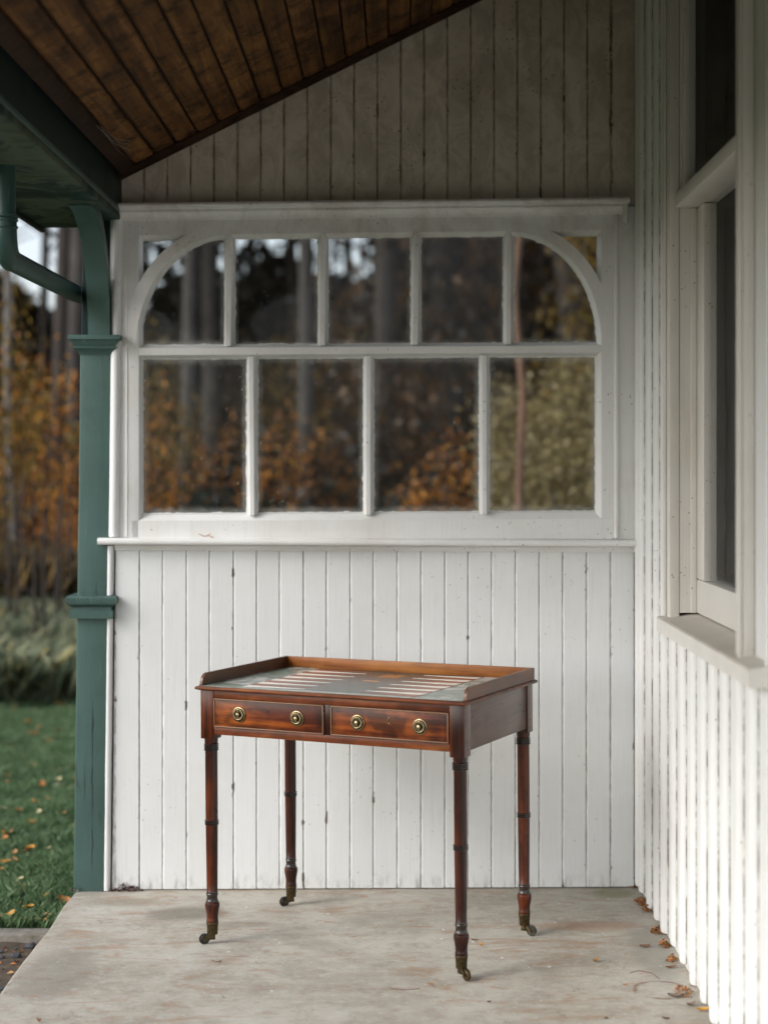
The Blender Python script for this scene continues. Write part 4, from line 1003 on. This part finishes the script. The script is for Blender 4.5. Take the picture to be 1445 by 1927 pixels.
# ------------------------------------------------------------------ trees and shrubs
def cards(n, fn, size, mat, name, flatness=0.0):
    P = fn(n); n = len(P)
    d = RNG.normal(size=(n, 3)); d /= np.linalg.norm(d, axis=1)[:, None]; e = RNG.normal(size=(n, 3)); e -= (e * d).sum(1)[:, None] * d; e /= np.linalg.norm(e, axis=1)[:, None]
    s_ = RNG.uniform(.6, 1.25, n)[:, None] * size
    V = np.stack([P - d * s_, P - e * s_ * .55, P + d * s_, P + e * s_ * .55], 1).reshape(-1, 3)
    return npmesh(name, V, np.arange(n * 4).reshape(n, 4), mat)
def clumped(rx, ry, rz, zc, nc, sp):
    def fn(n):
        c = RNG.normal(size=(nc, 3)); c /= np.linalg.norm(c, axis=1)[:, None]; c *= RNG.uniform(.25, 1, nc)[:, None] ** .5
        i = RNG.integers(0, nc, n); P = c[i] + RNG.normal(0, sp, (n, 3)); return P * np.array([rx, ry, rz]) + np.array([0, 0, zc])
    return fn
def limbs(r0, h, rt, nb, spread, mat, name='trunk', z0=0.0):
    mb = MB(); cx = [Vector((0, 0, -.3))]
    n = 9
    for i in range(1, n + 1): cx.append(Vector((random.gauss(0, .012) * h * .3, random.gauss(0, .012) * h * .3, h * i / n)))
    mb.tube(cx, [r0 + (rt - r0) * i / n for i in range(n + 1)], 10)
    for i in range(nb):
        z = z0 + (h - z0) * random.uniform(.05, .95); a = random.uniform(0, 6.28); L = spread * random.uniform(.5, 1)
        p = Vector((0, 0, z)); q = p + Vector((math.cos(a) * L, math.sin(a) * L, L * random.uniform(.1, .7)))
        mb.tube([p, p.lerp(q, .5) + Vector((0, 0, -.05 * L)), q], [r0 * .3, r0 * .18, r0 * .06], 5)
    return mb.mesh(name, mat, 60)
def dup(src, loc, rz, sc, label, group):
    r = src.copy(); COL.objects.link(r); r.location = loc; r.rotation_euler = (0, 0, rz); r.scale = sc; r['label'] = label; r['group'] = group
    for c in [c for c in src_children[src.name]]:
        d = c.copy(); COL.objects.link(d); d.parent = r
    return r
src_children = {}
def plant(name, label, cat, group, trunk, crown, loc, sc=(1, 1, 1), crown_name='crown'):
    t = thing(name, label, cat, loc, group, local=True); t.rotation_euler = (0, 0, random.uniform(0, 6.28)); t.scale = sc
    obj('trunk' if crown_name == 'crown' else 'stem', trunk, t, Vector((0, 0, 0)))
    if crown is not None: obj(crown_name, crown, t, Vector((0, 0, 0)))
    return t
# crowns
pine_crown = [cards(9000, clumped(2.6, 2.6, 3.0, 11.0, 70, .12), .17, M['lf_needle'], 'crown') for _ in range(2)]
brown_crown = [cards(7000, clumped(2.4, 2.4, 2.6, 10.2, 60, .11), .13, M['lf_brown'], 'crown') for _ in range(2)]
gold_crown = [cards(5200, clumped(1.6, 1.6, 2.4, 4.6, 60, .10), .07, M['lf_gold'], 'crown') for _ in range(2)]
birch_crown = cards(3800, clumped(1.2, 1.2, 2.4, 8.2, 50, .10), .05, M['lf_gold'], 'crown')
tr_grey = [limbs(.15, 13, .08, 10, 1.6, M['bark_grey'], z0=7) for _ in range(2)]
tr_dark = [limbs(.15, 13, .08, 22, 1.5, M['bark_dark'], z0=3.5) for _ in range(2)]
tr_birch = limbs(.036, 9, .015, 10, .8, M['bark_birch'], z0=3)
tr_red = limbs(.034, 6.5, .02, 8, .7, M['bark_red'], z0=3.4)
tr_thin = [limbs(.05, 7, .02, 10, 1.0, M['bark_dark'], z0=2) for _ in range(2)]
def atx(px, Y): return (px - 744) * Y / F
GT = 'trees of the wood beyond the porch'
def wpx(w, Y): return w * Y / F / .30
tl = [  # px, width px, distance, trunk, crown, label
 (141, 42, 21, tr_grey[0], brown_crown[0], 'broad grey trunk just left of the green post above the downpipe'),
 (85, 20, 27, tr_dark[0], pine_crown[0], 'slim dark trunk against the bright sky left of the green post'),
 (352, 32, 19, tr_grey[1], brown_crown[1], 'grey trunk behind the first arched pane'),
 (398, 40, 24, tr_grey[0], pine_crown[1], 'thicker grey trunk right beside the one behind the first arched pane'),
 (577, 34, 20, tr_grey[1], brown_crown[0], 'pale grey trunk seen through the second lower pane'),
 (548, 26, 30, tr_dark[1], pine_crown[0], 'dark trunk between the sky gaps of the second upper pane'),
 (728, 40, 27, tr_dark[0], pine_crown[1], 'dark trunk in the right half of the third upper pane'),
 (835, 22, 22, tr_grey[1], brown_crown[1], 'slim grey trunk behind the left of the fourth upper pane'),
 (868, 36, 29, tr_dark[0], pine_crown[0], 'far dark trunk towards the right of the fourth upper pane'),
 (655, 22, 37, tr_dark[1], pine_crown[1], 'slim far trunk in the sky of the third upper pane'),
 (470, 22, 36, tr_dark[0], brown_crown[0], 'slim far trunk behind the left edge of the second upper pane'),
 (1045, 40, 31, tr_dark[1], pine_crown[0], 'dark trunk behind the right arched pane'),
 (-60, 40, 24, tr_dark[0], pine_crown[1], 'dark pine outside the left picture edge'),
 (112, 30, 17.5, tr_dark[1], brown_crown[0], 'dark trunk between the orange leaves and the green post'),
 (230, 36, 26, tr_dark[1], brown_crown[1], 'dark trunk hidden behind the green post'),
]
for px, w, Y, tk, cr, lab in tl:
    k_ = wpx(w, Y); plant('woodland_tree', lab, 'tree', GT, tk, cr, (atx(px, Y), Y, -.15), (k_, k_, 1)).scale = (k_, k_, 1)
plant('birch_tree', 'slender white birch trunk at the far left edge among orange leaves', 'tree', GT, tr_birch, birch_crown, (atx(22, 14.5), 14.5, -.15), (1.15, 1.15, 1))
plant('sapling_tree', 'thin reddish young tree seen through the right lower pane', 'tree', GT, tr_red, birch_crown, (atx(980, 12.2), 12.2, -.15), (1, 1, 1.0))
# more wood behind and to the sides, each its own
for i in range(85):
    Y = random.uniform(20, 46); X = random.uniform(-.42, .34) * Y
    px = 744 + X * F / Y
    if -20 < px < 145: continue
    if 425 < px < 700 or 262 < px < 345: continue
    k_ = random.uniform(.6, 1.4); h = random.uniform(.9, 1.25)
    t = plant('woodland_tree', 'dark tree standing deep in the wood', 'tree', 'dark trees deep in the wood', random.choice(tr_dark), random.choice(pine_crown + brown_crown), (X, Y, -.15), (k_, k_, h))
# shrubs / understorey
def blades(n, r, h, mat, name='foliage'):
    a = RNG.uniform(0, 6.28, n); q = r * RNG.uniform(0, 1, n) ** .5; X = q * np.cos(a); Y = q * np.sin(a); H = h * RNG.uniform(.45, 1.1, n)
    b = RNG.uniform(0, 6.28, n); w = RNG.uniform(.004, .010, n); lx, ly = RNG.normal(0, .28, n) * H, RNG.normal(0, .28, n) * H; z = np.zeros(n); ca, sa = np.cos(b) * w, np.sin(b) * w
    V = np.stack([np.stack([X - ca, Y - sa, z], 1), np.stack([X + ca, Y + sa, z], 1), np.stack([X + lx * .5 + ca, Y + ly * .5 + sa, z + H * .65], 1), np.stack([X + lx * 1.2, Y + ly * 1.2, z + H * .95], 1)], 1).reshape(-1, 3)
    return npmesh(name, V, np.arange(n * 4).reshape(n, 4), mat)
def shrub(mat, n=2600, r=.8, h=1.6, size=.045, sp=.17, nc=45):
    return cards(n, clumped(r, r, h / 2, h / 2 + .1, nc, sp), size, mat, 'foliage')
SH = {k_: [shrub(M[m], n_, r_, h_, s_, nc=(26 if k_ == 'sparse' else 45)) for _ in range(2)] for k_, m, n_, r_, h_, s_ in (('sparse', 'lf_far', 1500, 1.0, 6.0, .13), ('orange', 'lf_orange', 1500, .8, 2.2, .042), ('gold', 'lf_gold', 2600, .9, 2.2, .04), ('brown', 'lf_brown', 2600, .9, 2.0, .05), ('green', 'lf_green', 4200, .8, 1.3, .05), ('olive', 'lf_olive', 24000, .8, 2.2, .032), ('pale', 'lf_pale', 4200, .6, .62, .03))}
stem = limbs(.018, 1.6, .008, 9, .5, M['bark_dark'], 'stem', .2)
def sh(kind, px, Y, sc, label, group, z=-.15):
    i = random.randrange(2); return plant('shrub', label, 'shrub', group, stem, SH[kind][i], (atx(px, Y), Y, z), sc, 'foliage')
GS = 'autumn shrubs under the trees'
data = [
 ('orange', 20, 15.5, (1, 1, 1.15), 'orange shrub at the left edge around the birch'), ('orange', 70, 17, (.55, .6, 1.15), 'orange shrub between the birch and the green post'),
 ('gold', 60, 20, (1.2, 1.2, 1.15), 'yellow brown shrub above the orange ones at the left'), ('orange', 128, 13.5, (.35, .35, .75), 'small golden sprig hugging the green post at the left'),
 ('orange', 285, 14.5, (.42, .5, .95), 'bright orange shrub at the left side of the first lower pane'), ('gold', 300, 18, (.55, .55, 1.25), 'yellow brown shrub at the top left of the first lower pane'),
 ('orange', 415, 20, (.6, .6, .9), 'orange shrub right of centre in the first lower pane'), ('green', 400, 15, (1.15, 1, .95), 'dark green evergreen bush low in the first lower pane'),
 ('orange', 540, 17, (.6, .6, .9), 'orange shrub in the middle of the second lower pane'), ('brown', 620, 18, (.9, .9, .9), 'brown shrub right of the pale trunk in the second lower pane'), ('orange', 655, 17.5, (.3, .5, .7), 'rusty shrub at the right of the second lower pane'),
 ('brown', 745, 20, (1.0, 1.0, 1.5), 'dark brown shrub at the left of the third lower pane'), ('orange', 850, 15, (.62, .6, .80), 'orange shrub low in the third lower pane'), ('orange', 800, 18, (.5, .5, .6), 'small orange shrub left of the bright one in the third lower pane'),
 ('olive', 1075, 14, (1.0, .95, 1.06), 'olive yellow bush filling the right lower pane'), ('olive', 990, 15.5, (.5, .5, .55), 'lower olive bush round the thin reddish tree'), ('gold', 1170, 20, (1.3, 1.3, 2.5), 'tall golden bush behind the right arched pane'),
 ('gold', 560, 24, (1.0, 1.0, 1.5), 'yellow brown foliage behind the second upper pane'), ('gold', 690, 23, (1.1, 1.1, 1.75), 'golden foliage low in the third upper pane'), ('brown', 470, 26, (1.1, 1.1, 1.6), 'brown foliage below the sky gaps of the second upper pane'), ('brown', 840, 22, (1.6, 1.6, 3.0), 'dark brown foliage behind the fourth upper pane'), ('brown', 1000, 24, (1.5, 1.5, 2.8), 'brown foliage behind the last arched pane'),
 ('green', 740, 17, (.7, .7, .9), 'dark green bush in the shade of the third lower pane'), ('green', 520, 22, (1, 1, 1.4), 'dark green bush at the top of the second lower pane')]
data += [('gold', 4, 13.8, (.45, .45, 1.35), 'yellow leaved sapling in front of the birch at the left edge'), ('sparse', 292, 30, (.8, .8, .95), 'loose dark foliage crossing the sky in the left spandrel'), ('sparse', 325, 33, (.9, .9, 1.0), 'loose dark foliage in the sky of the first arched pane'), ('sparse', 455, 34, (.7, .7, .9), 'loose dark foliage at the left of the second upper pane'),
 ('sparse', 518, 31, (.7, .7, 1.0), 'loose dark foliage between the two sky gaps of the second upper pane'), ('sparse', 600, 32, (.6, .6, 1.1), 'loose dark foliage at the right of the second upper pane'), ('sparse', 712, 30, (.5, .5, 1.2), 'loose dark foliage in the middle of the third upper pane'),
 ('sparse', 25, 34, (.7, .7, .7), 'loose dark foliage in the sky above the birch'), ('sparse', 110, 38, (.9, .9, .8), 'loose dark foliage in the sky beside the green post')]
for kd, px, Y, sc, lab in data: sh(kd, px, Y, sc, lab, GS)
SH['pale'] = [blades(3200, .62, .62, M['lf_pale']) for _ in range(2)]
SH['straw'] = [blades(2600, .7, .85, M['lf_straw']) for _ in range(2)]
GP = 'tall pale grass tufts along the lawn edge'
for i in range(48):
    Y = random.uniform(11.3, 13.2); px = -120 + i * 14 + random.uniform(-8, 8) if i < 20 else (random.uniform(200, 1300) if i < 26 else -130 - (i - 26) * 30)
    sh('pale', px, Y, (random.uniform(.7, 1.1),) * 2 + (random.uniform(.65, 1.0),), 'tall pale green grass tuft at the far edge of the lawn', GP, -.15)
for i in range(24):
    Y = random.uniform(13.2, 14.5); px = -120 + i * 26 if i < 12 else -130 - (i - 12) * 50
    sh('straw', px, Y, (1, 1, random.uniform(.85, 1.15)), 'straw brown grass tuft behind the pale green grass', 'straw brown tufts at the wood edge')
# the far wood reads as one mass
def farwood(n):
    X = RNG.uniform(-24, 20, n); Y = RNG.uniform(33, 54, n); px = 744 + X * F / Y
    nn = np.array([mnoise.noise(Vector((x * .35, y * .1, 0))) for x, y in zip(X, Y)])
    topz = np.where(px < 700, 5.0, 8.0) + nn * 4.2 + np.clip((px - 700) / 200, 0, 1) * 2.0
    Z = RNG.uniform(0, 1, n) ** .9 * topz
    return np.stack([X, Y, Z - .1], 1)
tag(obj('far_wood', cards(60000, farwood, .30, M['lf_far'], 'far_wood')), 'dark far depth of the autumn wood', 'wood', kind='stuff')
def undergrowth(n):
    X = RNG.uniform(-14, 10, n); Y = RNG.uniform(16, 34, n); nn = np.array([mnoise.noise(Vector((x * .5, y * .5, 4))) for x, y in zip(X, Y)])
    return np.stack([X, Y, RNG.uniform(0, 1, n) * (1.1 + 1.6 * np.clip(nn + .2, 0, 1)) - .1], 1)
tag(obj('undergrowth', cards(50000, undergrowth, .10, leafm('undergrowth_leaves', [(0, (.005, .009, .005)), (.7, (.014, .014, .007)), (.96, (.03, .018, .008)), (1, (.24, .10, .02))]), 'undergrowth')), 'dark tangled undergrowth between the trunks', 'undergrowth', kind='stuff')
for o in bpy.data.objects:
    if '_local' in o: del o['_local']
